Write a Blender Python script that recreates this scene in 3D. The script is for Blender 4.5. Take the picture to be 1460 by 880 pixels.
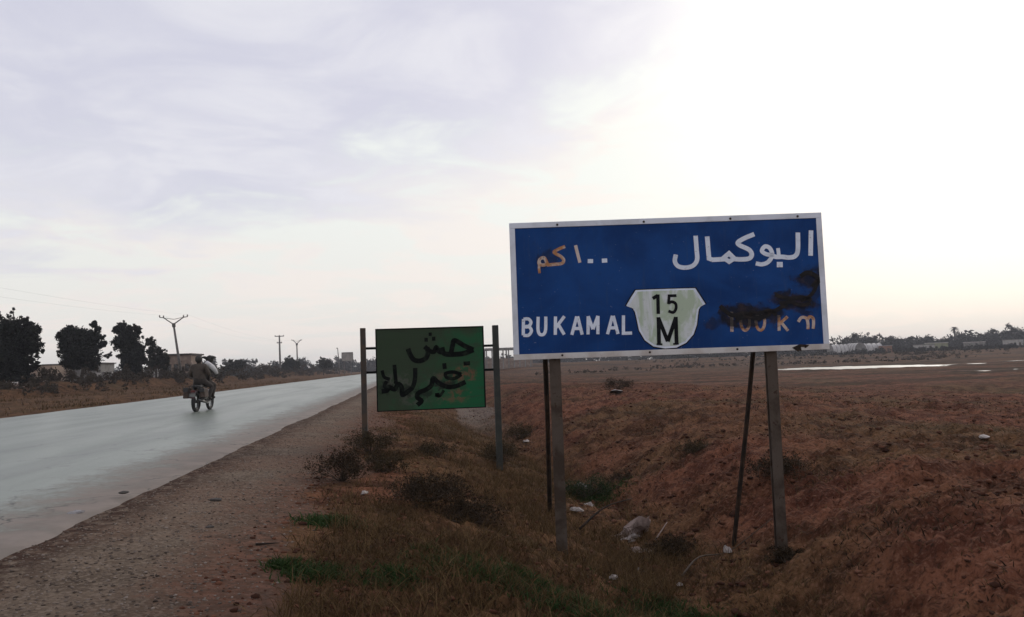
import bpy, bmesh, math, random
import numpy as np
from mathutils import Vector, Matrix, Quaternion

for _o in list(bpy.data.objects):
    bpy.data.objects.remove(_o, do_unlink=True)
scene = bpy.context.scene
col = scene.collection
R = math.radians

# ---------------------------------------------------------------- camera
CAM = (0.0, 0.0, 1.15)
YAW, PITCH, ROLL = R(6.941), R(3.952), R(2.0)
F_PX, W_PX = 1146.0, 1460.0
cam_data = bpy.data.cameras.new('camera')
cam = bpy.data.objects.new('camera', cam_data)
col.objects.link(cam)
cam_data.sensor_fit = 'HORIZONTAL'
cam_data.sensor_width = 36.0
cam_data.lens = 36.0 * F_PX / W_PX
cam_data.clip_start = 0.05
cam_data.clip_end = 6000.0
cam.location = CAM
cam.matrix_world = (Matrix.Translation(CAM) @ Matrix.Rotation(-YAW, 4, 'Z') @
                    Matrix.Rotation(R(90) + PITCH, 4, 'X') @ Matrix.Rotation(-ROLL, 4, 'Z'))
scene.camera = cam
scene.render.resolution_x, scene.render.resolution_y = 1024, 617

# ---------------------------------------------------------------- sky and sun (overcast, sun low behind cloud on the right)
SUN_AZ, SUN_EL = R(40), R(26)
SUN_DIR = Vector((math.sin(SUN_AZ) * math.cos(SUN_EL), math.cos(SUN_AZ) * math.cos(SUN_EL), math.sin(SUN_EL)))
world = bpy.data.worlds.new('World')
scene.world = world
world.use_nodes = True


class NT:
    """Small wrapper that makes node trees short to write."""
    def __init__(self, tree):
        self.t = tree
        tree.nodes.clear()

    def n(self, kind, ins=None, **props):
        nd = self.t.nodes.new(kind)
        for k, v in props.items():
            setattr(nd, k, v)
        for k, v in (ins or {}).items():
            self.put(nd.inputs[k], v)
        return nd

    def put(self, sock, v):
        if hasattr(v, 'is_linked') or hasattr(v, 'links'):
            self.t.links.new(v, sock)
        else:
            if sock.type == 'RGBA' and len(v) == 3:
                v = (*v, 1)
            sock.default_value = v

    def math(self, op, a, b=0.0, c=0.0, clamp=False):
        return self.n('ShaderNodeMath', {0: a, 1: b, 2: c}, operation=op, use_clamp=clamp).outputs[0]

    def vmath(self, op, a, b=(0, 0, 0), scale=None):
        nd = self.n('ShaderNodeVectorMath', {0: a, 1: b}, operation=op)
        if scale is not None:
            self.put(nd.inputs['Scale'], scale)
        return nd.outputs['Value'] if op in ('DOT_PRODUCT', 'LENGTH', 'DISTANCE') else nd.outputs['Vector']

    def mix(self, fac, a, b, blend='MIX'):
        nd = self.n('ShaderNodeMix', data_type='RGBA', blend_type=blend)
        self.put(nd.inputs[0], fac); self.put(nd.inputs[6], a); self.put(nd.inputs[7], b)
        return nd.outputs[2]

    def ramp(self, v, lo, hi, smooth=True):
        nd = self.n('ShaderNodeMapRange', {0: v, 1: lo, 2: hi, 3: 0.0, 4: 1.0})
        nd.interpolation_type = 'SMOOTHSTEP' if smooth else 'LINEAR'
        return nd.outputs[0]

    def noise(self, vec, scale, detail=3.0, rough=0.55, dist=0.0, out='Fac'):
        nd = self.n('ShaderNodeTexNoise', {'Scale': scale, 'Detail': detail, 'Roughness': rough, 'Distortion': dist})
        if vec is not None:
            self.put(nd.inputs['Vector'], vec)
        return nd.outputs[out]

    def sep(self, v):
        return self.n('ShaderNodeSeparateXYZ', {0: v}).outputs

    def comb(self, x, y, z):
        return self.n('ShaderNodeCombineXYZ', {0: x, 1: y, 2: z}).outputs[0]


nt = NT(world.node_tree)
tc = nt.n('ShaderNodeTexCoord')
dirn = nt.vmath('NORMALIZE', tc.outputs['Generated'])
dx_, dy_, dz_ = nt.sep(dirn)
zc = nt.math('MAXIMUM', dz_, 0.0)
den = nt.math('ADD', zc, 0.16)
deck = nt.comb(nt.math('DIVIDE', dx_, den), nt.math('DIVIDE', dy_, den), 0.0)       # flat cloud deck seen from below
deck_s = nt.vmath('MULTIPLY', deck, (0.8, 1.0, 1.0))
n_big = nt.noise(deck_s, 0.75, 6.0, 0.55, 0.4)
n_small = nt.noise(deck_s, 2.6, 6.0, 0.6, 0.6)
toward = nt.vmath('DOT_PRODUCT', dirn, tuple(SUN_DIR))
score = nt.math('ADD', nt.math('MULTIPLY', zc, 2.2), nt.math('MULTIPLY', nt.math('POWER', nt.math('MAXIMUM', toward, 0.0), 4.0), -0.55))
score = nt.math('ADD', score, nt.math('MULTIPLY', nt.math('SUBTRACT', n_big, 0.5), 1.0))
score = nt.math('ADD', score, nt.math('MULTIPLY', nt.math('SUBTRACT', n_small, 0.5), 0.8))
lav = nt.ramp(score, 0.19, 0.47)
low = nt.mix(nt.ramp(zc, 0.0, 0.26), (0.81, 0.785, 0.755), (0.83, 0.86, 0.825))
low = nt.mix(nt.math('MULTIPLY', nt.ramp(n_small, 0.44, 0.58), 0.75), low, (0.88, 0.81, 0.77))
lavc = nt.mix(nt.ramp(n_small, 0.35, 0.68), (0.62, 0.62, 0.72), (0.75, 0.745, 0.80))
cloud = nt.mix(lav, low, lavc)
glow = nt.ramp(toward, 0.89, 1.0)
glow = nt.math('MULTIPLY', glow, nt.math('SUBTRACT', 1.0, nt.math('MULTIPLY', lav, 0.45)))
cloud = nt.mix(glow, cloud, (0.95, 0.965, 0.945))
sky = nt.n('ShaderNodeTexSky', sky_type='NISHITA', sun_disc=False, sun_elevation=SUN_EL, sun_rotation=SUN_AZ,
           air_density=1.0, dust_density=4.0, ozone_density=1.0)
total = nt.mix(0.90, sky.outputs[0], nt.vmath('SCALE', cloud, scale=10.0))
bg = nt.n('ShaderNodeBackground', {'Color': total, 'Strength': 0.1})
nt.n('ShaderNodeOutputWorld', {'Surface': bg.outputs[0]})

sun_data = bpy.data.lights.new('sun', 'SUN')
sun_data.energy = 0.7
sun_data.angle = R(18)
sun_data.color = (1.0, 0.94, 0.86)
sun = bpy.data.objects.new('sun', sun_data)
col.objects.link(sun)
sun.rotation_euler = SUN_DIR.to_track_quat('Z', 'Y').to_euler()
sun.location = (30, 40, 60)

# ---------------------------------------------------------------- exposure
vs = scene.view_settings
vs.view_transform = 'Standard'
vs.look = 'None'
vs.exposure = 0.15
vs.gamma = 1.0
vs.use_curve_mapping = False
scene.render.engine = 'CYCLES'
scene.cycles.use_denoising = True
scene.cycles.max_bounces = 5
scene.cycles.volume_bounces = 0
scene.cycles.transparent_max_bounces = 8
HAZE = 0.0004

# ---------------------------------------------------------------- helpers
rng = np.random.default_rng(7)
random.seed(7)


def tag(o, label=None, cat=None, group=None, kind=None):
    if label: o['label'] = label
    if cat: o['category'] = cat
    if group: o['group'] = group
    if kind: o['kind'] = kind
    return o


def empty(name, loc=(0, 0, 0), rz=0.0):
    o = bpy.data.objects.new(name, None)
    o.empty_display_size = 0.2
    o.location = loc
    o.rotation_euler = (0, 0, rz)
    col.objects.link(o)
    return o


def link(name, me, mat, parent=None, smooth=False):
    if mat is not None:
        me.materials.append(mat)
    if smooth:
        me.polygons.foreach_set('use_smooth', [True] * len(me.polygons))
    o = bpy.data.objects.new(name, me)
    col.objects.link(o)
    if parent is not None:
        o.parent = parent
    return o


def arr_mesh(name, verts, faces):
    """verts (n,3) and an (m,k) face array -> mesh, fast."""
    verts = np.asarray(verts, np.float32); faces = np.asarray(faces, np.int32)
    me = bpy.data.meshes.new(name)
    m, k = faces.shape
    me.vertices.add(len(verts)); me.vertices.foreach_set('co', verts.ravel())
    me.loops.add(m * k); me.loops.foreach_set('vertex_index', faces.ravel())
    me.polygons.add(m); me.polygons.foreach_set('loop_start', np.arange(0, m * k, k, dtype=np.int32))
    me.polygons.foreach_set('loop_total', np.full(m, k, np.int32))
    me.update(calc_edges=True)
    return me


def attr(me, name, vals):
    a = me.attributes.new(name, 'FLOAT', 'POINT')
    a.data.foreach_set('value', np.asarray(vals, np.float32))


class MB:
    """Collects boxes, tubes, ribbons and polygons; build() links them as one mesh object."""
    def __init__(self):
        self.v = []; self.f = []

    def add(self, verts, faces):
        b = len(self.v)
        self.v += [tuple(p) for p in verts]
        self.f += [tuple(i + b for i in q) for q in faces]
        return self

    def box(self, lo, hi, taper=0.0):
        x0, y0, z0 = lo; x1, y1, z1 = hi; t = taper
        self.add([(x0, y0, z0), (x1, y0, z0), (x1, y1, z0), (x0, y1, z0),
                  (x0 + t, y0 + t, z1), (x1 - t, y0 + t, z1), (x1 - t, y1 - t, z1), (x0 + t, y1 - t, z1)],
                 [(3, 2, 1, 0), (4, 5, 6, 7), (0, 1, 5, 4), (1, 2, 6, 5), (2, 3, 7, 6), (3, 0, 4, 7)])
        return self

    def tube(self, path, radii, seg=8, caps=True):
        P = [Vector(p) for p in path]
        if not hasattr(radii, '__len__'): radii = [radii] * len(P)
        rings = []; up = None
        for i, p in enumerate(P):
            t = (P[min(i + 1, len(P) - 1)] - P[max(i - 1, 0)])
            t = t.normalized() if t.length > 1e-9 else Vector((0, 0, 1))
            if up is None:
                up = t.orthogonal().normalized()
            up = (up - t * up.dot(t))
            up = up.normalized() if up.length > 1e-6 else t.orthogonal().normalized()
            s = t.cross(up)
            rings.append([p + (up * math.cos(a) + s * math.sin(a)) * radii[i] for a in (2 * math.pi * k / seg for k in range(seg))])
        vv = [q for r in rings for q in r]; ff = []
        for i in range(len(P) - 1):
            for k in range(seg):
                a = i * seg + k; b = i * seg + (k + 1) % seg
                ff.append((a, b, b + seg, a + seg))
        if caps:
            ff.append(tuple(range(seg))[::-1]); ff.append(tuple((len(P) - 1) * seg + k for k in range(seg)))
        return self.add(vv, ff)

    def blob(self, c, r, sub=1, jit=0.0, seed=0, squash=None):
        bm = bmesh.new(); bmesh.ops.create_icosphere(bm, subdivisions=sub, radius=1.0)
        rr = random.Random(seed)
        r = r if hasattr(r, '__len__') else (r, r, r)
        vv = []
        for v in bm.verts:
            k = 1 + rr.uniform(-jit, jit)
            vv.append((c[0] + v.co.x * r[0] * k, c[1] + v.co.y * r[1] * k, c[2] + v.co.z * r[2] * k))
        ff = [tuple(v.index for v in f.verts) for f in bm.faces]
        bm.free()
        return self.add(vv, ff)

    def torus(self, c, R0, r0, axis='x', seg=24, s2=8):
        vv = []; ff = []
        for i in range(seg):
            a = 2 * math.pi * i / seg
            for k in range(s2):
                b = 2 * math.pi * k / s2
                rad = R0 + r0 * math.cos(b); h = r0 * math.sin(b)
                p = (h, rad * math.cos(a), rad * math.sin(a))
                vv.append((c[0] + p[0], c[1] + p[1], c[2] + p[2]))
                ff.append((i * s2 + k, ((i + 1) % seg) * s2 + k, ((i + 1) % seg) * s2 + (k + 1) % s2, i * s2 + (k + 1) % s2))
        return self.add(vv, ff)

    def ribbon(self, pts, width, y, thick=0.002):
        """Flat stroke in the local x-z plane, facing -y, standing `thick` proud."""
        P = [np.array(p, float) for p in pts]; n = len(P)
        if not hasattr(width, '__len__'): width = [width] * n
        L = []; Rr = []
        for i in range(n):
            d0 = P[i] - P[i - 1] if i > 0 else P[1] - P[0]
            d1 = P[i + 1] - P[i] if i < n - 1 else d0
            d0 = d0 / (np.linalg.norm(d0) + 1e-9); d1 = d1 / (np.linalg.norm(d1) + 1e-9)
            n0 = np.array([-d0[1], d0[0]]); n1 = np.array([-d1[1], d1[0]])
            m = n0 + n1; lm = np.linalg.norm(m)
            m = n0 if lm < 0.2 else m / lm
            k = min(1.0 / max(m @ n0, 0.3), 2.2)
            L.append(P[i] + m * k * width[i] / 2); Rr.append(P[i] - m * k * width[i] / 2)
        vv = []; ff = []
        for i in range(n):
            for q, yy in ((L[i], y - thick), (Rr[i], y - thick), (L[i], y), (Rr[i], y)):
                vv.append((q[0], yy, q[1]))
        for i in range(n - 1):
            a = 4 * i; b = a + 4
            ff += [(a, b, b + 1, a + 1), (a + 2, b + 2, b, a), (a + 1, b + 1, b + 3, a + 3)]
        e = 4 * (n - 1)
        ff += [(0, 1, 3, 2), (e + 1, e, e + 2, e + 3)]
        return self.add(vv, ff)

    def plate(self, pts, y, thick=0.002):
        n = len(pts)
        vv = [(p[0], y - thick, p[1]) for p in pts] + [(p[0], y, p[1]) for p in pts]
        ff = [tuple(range(n))] + [(i, i + n, (i + 1) % n + n, (i + 1) % n) for i in range(n)]
        return self.add(vv, ff)

    def build(self, name, mat, parent=None, smooth=False, bevel=0.0):
        me = bpy.data.meshes.new(name)
        me.from_pydata(self.v, [], self.f)
        bm = bmesh.new(); bm.from_mesh(me)
        bmesh.ops.recalc_face_normals(bm, faces=bm.faces)
        if bevel > 0:
            bmesh.ops.bevel(bm, geom=bm.edges[:], offset=bevel, segments=2, affect='EDGES', profile=0.6)
        bm.to_mesh(me); bm.free()
        return link(name, me, mat, parent, smooth)


def crv(pts, n=6):
    """Catmull-Rom through the points."""
    P = [np.array(p, float) for p in pts]
    P = [2 * P[0] - P[1]] + P + [2 * P[-1] - P[-2]]
    out = []
    for i in range(1, len(P) - 2):
        for k in range(n):
            t = k / n
            out.append(.5 * ((2 * P[i]) + (-P[i - 1] + P[i + 1]) * t + (2 * P[i - 1] - 5 * P[i] + 4 * P[i + 1] - P[i + 2]) * t * t
                             + (-P[i - 1] + 3 * P[i] - 3 * P[i + 1] + P[i + 2]) * t ** 3))
    out.append(P[-2])
    return out


def ell(cx, cy, rx, ry, n=22):
    return [(cx + rx * math.cos(2 * math.pi * k / n), cy + ry * math.sin(2 * math.pi * k / n)) for k in range(n + 1)]


def homography(src, dst):
    A = []; b = []
    for (x, y), (u, v) in zip(src, dst):
        A.append([x, y, 1, 0, 0, 0, -u * x, -u * y]); b.append(u)
        A.append([0, 0, 0, x, y, 1, -v * x, -v * y]); b.append(v)
    h = np.append(np.linalg.solve(np.array(A, float), np.array(b, float)), 1).reshape(3, 3)

    def f(p):
        q = h @ np.array([p[0], p[1], 1.0]); return (q[0] / q[2], q[1] / q[2])
    return f


# ---------------------------------------------------------------- materials
def material(name):
    m = bpy.data.materials.new(name)
    m.use_nodes = True
    return m, NT(m.node_tree)


def finish(t, color, rough=0.8, bump=None, strength=0.3, dist=0.02, **more):
    b = t.n('ShaderNodeBsdfPrincipled', {'Base Color': color, 'Roughness': rough})
    for k, v in more.items():
        t.put(b.inputs[k.replace('_', ' ')], v)
    if bump is not None:
        bp = t.n('ShaderNodeBump', {'Strength': strength, 'Distance': dist, 'Height': bump})
        t.put(b.inputs['Normal'], bp.outputs[0])
    t.n('ShaderNodeOutputMaterial', {'Surface': b.outputs[0]})
    return b


def weathered(name, c1, c2, scale=6.0, rough=0.75, bump=0.15, lo=.4, hi=.65, metallic=0.0, spots=None):
    m, t = material(name)
    p = t.n('ShaderNodeTexCoord').outputs['Object']
    n = t.noise(p, scale, 5.0, 0.6, 0.4)
    c = t.mix(t.ramp(n, lo, hi), c1, c2)
    if spots:
        n3 = t.noise(p, scale * 4.3, 3.0, .6)
        c = t.mix(t.ramp(n3, .58, .68), c, spots)
    n2 = t.noise(p, scale * 9, 3.0, 0.6)
    finish(t, c, rough, n2, bump, 0.01, Metallic=metallic)
    return m


def leafy(name, cols, trans=0.25, rough=0.7):
    """Foliage: the per-leaf 'tone' attribute picks between leaf colours."""
    m, t = material(name)
    a = t.n('ShaderNodeAttribute', attribute_name='tone').outputs['Fac']
    c = t.mix(t.ramp(a, .0, .5, False), cols[0], cols[1])
    c = t.mix(t.ramp(a, .5, 1., False), c, cols[2])
    d = t.n('ShaderNodeBsdfPrincipled', {'Base Color': c, 'Roughness': rough, 'Specular IOR Level': 0.08})
    tr = t.n('ShaderNodeBsdfTranslucent', {'Color': c})
    mx = t.n('ShaderNodeMixShader', {0: trans, 1: d.outputs[0], 2: tr.outputs[0]})
    t.n('ShaderNodeOutputMaterial', {'Surface': mx.outputs[0]})
    return m
# ---------------------------------------------------------------- terrain shape
def _hash(ix, iy, seed):
    h = (ix * 374761393 + iy * 668265263 + seed * 1442695041) & 0xFFFFFFFF
    h = ((h ^ (h >> 13)) * 1274126177) & 0xFFFFFFFF
    return ((h ^ (h >> 16)) & 0xFFFF) / 65535.0

def vnoise(x, y, seed=0):
    x = np.asarray(x, float); y = np.asarray(y, float)
    x, y = 0.8 * x + 0.6 * y, -0.6 * x + 0.8 * y
    ix = np.floor(x).astype(np.int64); iy = np.floor(y).astype(np.int64)
    fx = x - ix; fy = y - iy
    fx = fx * fx * fx * (fx * (fx * 6 - 15) + 10); fy = fy * fy * fy * (fy * (fy * 6 - 15) + 10)
    a = _hash(ix, iy, seed); b = _hash(ix + 1, iy, seed); c = _hash(ix, iy + 1, seed); d = _hash(ix + 1, iy + 1, seed)
    return (a + (b - a) * fx) * (1 - fy) + (c + (d - c) * fx) * fy

def fbm(x, y, seed=0, octaves=3):
    s = 0.0; amp = 0.5
    for k in range(octaves):
        s = s + amp * (vnoise(x * 2 ** k, y * 2 ** k, seed + 17 * k) * 2 - 1); amp *= 0.5
    return s

def sstep(a, b, t):
    t = np.clip((t - a) / (b - a), 0, 1); return t * t * (3 - 2 * t)

PX = [-1000, -120, -40, -33.5, -31.5, -30, -28.6, -27.5, -16, -14.3, -13.7, -2.9, -2.7, -2, -1.2, -.3, .4, 1.1, 1.9, 2.7, 3.4, 4.2, 5.2, 6.6, 9, 14, 20, 60, 1000]
PZ = [-.3, -.2, 0, .3, .95, 1.0, .15, 0, -.12, -.07, -.07, -.07, -.06, -.1, -.19, -.31, -.42, -.64, -1.0, -1.22, -.98, -.56, -.32, -.30, -.40, -.62, -.80, -.88, -.85]
_xs = np.concatenate([np.arange(-1000, -45, 5.0), np.arange(-45, 45, .05), np.arange(45, 1001, 5.0)])
_zs = np.interp(_xs, PX, PZ)
_m = np.abs(_xs) < 44.9
_k = np.hanning(15); _k /= _k.sum()
_zs[_m] = np.convolve(np.pad(_zs[_m], 7, mode="edge"), _k, "valid")
POOLS = [(60, 105, 10, 10, .21), (37, 92, 6, 2.2, .14), (74, 100, 5, 2.2, .14), (37, 56, 9, 1.6, .10), (56, 68, 12, 2.0, .11), (78, 82, 8, 2.0, .17), (66, 78, 5, 1.4, .16), (90, 108, 8, 3, .16), (46, 84, 5, 1.6, .15)]
WATER_Z = -0.96

def ground_h(x, y):
    x = np.asarray(x, float); y = np.asarray(y, float)
    wob = fbm(y * .09, x * 0 + 3.1, 5, 2) * .9 * sstep(.3, 2.2, x) * (1 - sstep(12, 30, x))
    z = np.interp(x + wob, _xs, _zs)
    # left earth bank is uneven along its length
    lb = sstep(-34, -31, x) * (1 - sstep(-30, -27.5, x))
    z = z + lb * (fbm(y * .11, x * .1, 9, 3) * .9 - .15)
    far_right = sstep(8, 30, x) * sstep(150, 235, y)
    z = z + far_right * (1.75 + .5 * fbm(x * .03, y * .03, 31, 2))
    z = z + .36 * np.exp(-((x - 11) / 8) ** 2 - ((y - 36) / 22) ** 2) * sstep(4, 7, x)
    road = sstep(-14.6, -14.0, x) * (1 - sstep(-2.9, -2.4, x))
    shoulder = sstep(-2.9, -2.5, x) * (1 - sstep(-1.4, -.5, x))
    rough = sstep(-1.3, .6, x)
    left = 1 - sstep(-16, -14.4, x)
    mid = fbm(x * 1.1, y * 1.1, 2, 3); fine = .5 * fbm(x * 5.5, y * 5.5, 3, 3) + .35 * (.32 - np.abs(fbm(x * 3.1 + 4, y * 3.6, 13, 3)) * 1.6) + .3 * (.3 - np.abs(fbm(x * 7.3, y * 8.1, 14, 2)) * 1.5); big = fbm(x * .28, y * .28, 4, 2)
    n = rough * (big * .22 * sstep(2, 5, x) + mid * .13 + fine * (.13 + .05 * sstep(2, 4, x)) + fbm(x * 16, y * 16, 6, 2) * .065) + shoulder * (mid * .02 + fine * .012) + left * (mid * .1 + fine * .04)
    n = n * (1 - .55 * sstep(20, 60, y) * rough)
    z = z + n * (1 - road)
    for cx, cy, rx, ry, dp in POOLS:
        r2 = ((x - cx) / rx) ** 2 + ((y - cy) / ry) ** 2
        z = z - dp * np.exp(-r2 * r2 * .7) * (1 + .5 * fbm(x * .16, y * .3, 77, 3))
    return z

# ---------------------------------------------------------------- ground sheet
def axis_steps(lo, hi, fine, growth, flat):
    pos = [0.0]
    while pos[-1] < hi:
        pos.append(pos[-1] + max(fine, growth * max(0.0, pos[-1] - flat) + fine))
    neg = [0.0]
    while neg[-1] > lo:
        neg.append(neg[-1] - max(fine, growth * max(0.0, -neg[-1] - flat) + fine))
    return np.array(sorted(set(neg[1:] + pos)))


gx = np.concatenate([-axis_steps(0, 950, .075, .03, 3.0)[:0:-1], axis_steps(0, 950, .046, .0175, 4.0)])
gy = np.concatenate([np.arange(-60, 2.5, 1.25), 2.5 + axis_steps(0, 1250, .044, .0105, 4.0)])
GX, GY = np.meshgrid(gx, gy)
GZ = ground_h(GX, GY)
nx_, ny_ = len(gx), len(gy)
idx = np.arange(nx_ * ny_).reshape(ny_, nx_)
gf = np.stack([idx[:-1, :-1], idx[:-1, 1:], idx[1:, 1:], idx[1:, :-1]], -1).reshape(-1, 4)
gme = arr_mesh('ground', np.stack([GX, GY, GZ], -1).reshape(-1, 3), gf)
fx_, fy_ = GX.ravel(), GY.ravel()
edge_wob = fbm(fx_ * .5, fy_ * .5, 41, 3) * 1.1
gravel = sstep(-3.2, -2.8, fx_) * (1 - sstep(-1.3, -.3, fx_ + edge_wob * .8 - .002 * np.clip(fy_ - 12, 0, 40)))
gravel = np.maximum(gravel, .38 * (1 - sstep(-17.0, -15.0, fx_)) * sstep(-28.5, -26, fx_))
red = sstep(2.2, 4.2, fx_) * (1 - .6 * sstep(55, 130, fy_)) * sstep(-.35, .2, fbm(fx_ * .22, fy_ * .22, 51, 2) + .18)
red = np.maximum(red, .75 * sstep(-1.9, -1.2, fx_) * (1 - sstep(-.4, .2, fx_)) * sstep(-.1, .25, fbm(fx_ * .7, fy_ * .5, 52, 2)))
GREENS = [(-.73, 5.83, .13), (-.95, 5.95, .07), (-.2, 5.78, .13), (.47, 6.21, .26), (.75, 6.25, .25), (.99, 6.4, .28), (1.15, 5.9, .26),
          (1.3, 5.55, .25), (2.15, 7.0, .28), (2.3, 6.7, .26), (1.7, 5.9, .22), (-.82, 7.59, .15), (2.9, 13.6, .35), (.3, 6.45, .2)]
green = np.zeros_like(fx_)
for cx, cy, r in GREENS:
    green = np.maximum(green, np.exp(-(((fx_ - cx) ** 2 + (fy_ - cy) ** 2) / (r * 1.3) ** 2)))
attr(gme, 'gravel', gravel); attr(gme, 'red', red); attr(gme, 'green', green)

m_ground, t = material('earth_and_gravel')
pos = t.n('ShaderNodeNewGeometry').outputs['Position']
av = lambda n: t.n('ShaderNodeAttribute', attribute_name=n).outputs['Fac']
flat = t.vmath('MULTIPLY', pos, (1, 1, .6))
n0 = t.noise(flat, .35, 4, .6, .5); n1 = t.noise(flat, 1.7, 5, .62, .4); n2 = t.noise(flat, 8.0, 5, .65, .2); n3 = t.noise(flat, 42.0, 4, .65)
peb = t.n('ShaderNodeTexVoronoi', {'Vector': flat, 'Scale': 46.0, 'Randomness': 1.0})
peb2 = t.n('ShaderNodeTexVoronoi', {'Vector': flat, 'Scale': 19.0, 'Randomness': 1.0})
earth = t.mix(t.ramp(n1, .38, .62), (.047, .0235, .0115), (.125, .066, .032))
earth = t.mix(t.math('MULTIPLY', t.ramp(n0, .5, .66), .6), earth, (.062, .045, .021))                # olive dry growth
earth = t.mix(t.math('MULTIPLY', t.ramp(n2, .56, .74), .55), earth, (.020, .013, .009))              # damp dark crumbs
redc = t.mix(t.ramp(n1, .40, .60), (.070, .0245, .0145), (.160, .064, .037))
redc = t.mix(t.math('MULTIPLY', t.ramp(n2, .55, .72), .65), redc, (.026, .013, .009))
earth = t.mix(t.math('MULTIPLY', av('red'), t.ramp(n0, .30, .52)), earth, redc)
grav = t.mix(t.ramp(n1, .34, .66), (.094, .069, .050), (.152, .113, .083))
grav = t.mix(t.math('MULTIPLY', t.ramp(n0, .45, .62), .5), grav, (.128, .066, .043))
grav = t.mix(t.math('MULTIPLY', t.ramp(peb.outputs['Color'], .35, .95), .7), grav, (.215, .168, .130))
grav = t.mix(t.math('MULTIPLY', t.ramp(n3, .57, .70), .35), grav, (.055, .039, .029))
gx_ = t.sep(pos)[0]
redside = t.math('MULTIPLY', t.ramp(t.math('ADD', gx_, t.math('MULTIPLY', t.math('SUBTRACT', n1, .5), 1.6)), -2.0, -1.2), t.ramp(gx_, -10, -5))
grav = t.mix(t.math('MULTIPLY', redside, .75), grav, t.mix(t.ramp(n2, .4, .6), (.135, .062, .040), (.070, .036, .024)))
gm = t.math('ADD', av('gravel'), t.math('MULTIPLY', t.math('SUBTRACT', n2, .5), .9))
base = t.mix(t.ramp(gm, .35, .65), earth, grav)
gr = t.math('ADD', av('green'), t.math('MULTIPLY', t.math('SUBTRACT', n2, .5), 1.4))
base = t.mix(t.math('MULTIPLY', t.ramp(gr, .45, .75), .8), base, (.030, .048, .017))
px_, py_, pz_ = t.sep(pos)
mud = t.math('MULTIPLY', t.ramp(pz_, -.905, -.97), t.ramp(py_, 24, 36))                               # silt round the standing water
base = t.mix(t.math('MULTIPLY', mud, .75), base, (.16, .132, .112))
clod = t.n('ShaderNodeTexVoronoi', {'Vector': t.vmath('ADD', flat, t.vmath('SCALE', t.noise(flat, 5.0, 3, .6, out='Color'), scale=.07)), 'Scale': 8.0, 'Randomness': 1.0})
crumb = t.noise(flat, 23.0, 5, .7, .3)
streak = t.noise(t.vmath('MULTIPLY', pos, (.05, .22, 1)), 1.0, 5, .62, .6)
notgrav = t.math('SUBTRACT', 1.0, av('gravel'))
base = t.mix(t.math('MULTIPLY', t.math('MULTIPLY', t.ramp(crumb, .51, .64), .7), notgrav), base, (.019, .012, .008))
base = t.mix(t.math('MULTIPLY', t.math('MULTIPLY', t.ramp(crumb, .47, .34), .5), notgrav), base, (.225, .115, .075))
farf = t.math('MULTIPLY', t.ramp(py_, 26, 60), t.ramp(px_, 2, 6))
base = t.mix(t.math('MULTIPLY', t.ramp(streak, .47, .57), t.math('MULTIPLY', farf, .85)), base, (.030, .019, .012))
base = t.mix(t.math('MULTIPLY', t.ramp(streak, .46, .36), t.math('MULTIPLY', farf, .55)), base, (.105, .066, .046))
edge = t.math('MULTIPLY', t.ramp(px_, -3.1, -2.85), t.ramp(px_, -2.2, -2.75))
base = t.mix(t.math('MULTIPLY', edge, t.ramp(n2, .38, .58)), base, (.052, .030, .022))
hgt = t.math('ADD', t.math('MULTIPLY', n2, .6), t.math('ADD', t.math('MULTIPLY', n3, .35), t.math('MULTIPLY', t.math('ADD', clod.outputs['Distance'], peb2.outputs['Distance']), -.45)))
finish(t, base, .95, hgt, .9, .05, Specular_IOR_Level=0.04)
ground = link('ground', gme, m_ground, None, True)
tag(ground, 'bare reddish brown earth with a ditch and gravel verge beside the road', kind='structure')

# ---------------------------------------------------------------- road
ry = np.concatenate([np.arange(-55, 3, 1.0), 3 + axis_steps(0, 1190, .09, .012, 4.0)])
cols_ = np.array([0, .06, .25, .7, 1.5, 2.8, 4.2, 5.4, 6.6, 8.0, 9.3, 10.1, 10.55, 10.74, 10.8]) / 10.8
le = -13.72 + .10 * fbm(ry * .5, ry * 0, 61, 3) + .1 * fbm(ry * 2.1, ry * 0, 62, 2)
re_ = -2.84 + .10 * fbm(ry * .45, ry * 0 + 5, 63, 3) + .05 * fbm(ry * 2.3, ry * 0 + 5, 64, 3)
RX = le[:, None] + (re_ - le)[:, None] * cols_[None]
RY = np.repeat(ry[:, None], len(cols_), 1)
RZ = .03 - .075 * np.abs(cols_[None] * 2 - 1) ** 2.2 + .010 * fbm(RX * .6, RY * .12, 65, 2)
RZ[:, 0] -= .07; RZ[:, -1] -= .045; RZ[:, -2] -= .012
ii = np.arange(RX.size).reshape(RX.shape)
rf = np.stack([ii[:-1, :-1], ii[:-1, 1:], ii[1:, 1:], ii[1:, :-1]], -1).reshape(-1, 4)
rme = arr_mesh('road', np.stack([RX, RY, RZ], -1).reshape(-1, 3), rf)
attr(rme, 'side', np.repeat(cols_[None], len(ry), 0).ravel())
m_road, t = material('damp_asphalt')
pos = t.n('ShaderNodeNewGeometry').outputs['Position']
px_, py_, pz_ = t.sep(pos)
side = t.n('ShaderNodeAttribute', attribute_name='side').outputs['Fac']
stretch = t.vmath('MULTIPLY', pos, (1, .12, 1))
n0 = t.noise(stretch, .8, 4, .6, .3); n1 = t.noise(pos, 2.2, 5, .6, .3); n2 = t.noise(pos, 14, 4, .65); n3 = t.noise(pos, 95, 3, .6)
asp = t.mix(t.ramp(n0, .3, .7), (.120, .142, .114), (.150, .176, .142))
asp = t.mix(t.math('MULTIPLY', t.ramp(n3, .5, .66), .7), asp, (.26, .26, .235))
asp = t.mix(t.math('MULTIPLY', t.ramp(n2, .58, .7), .45), asp, (.05, .05, .047))
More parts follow.
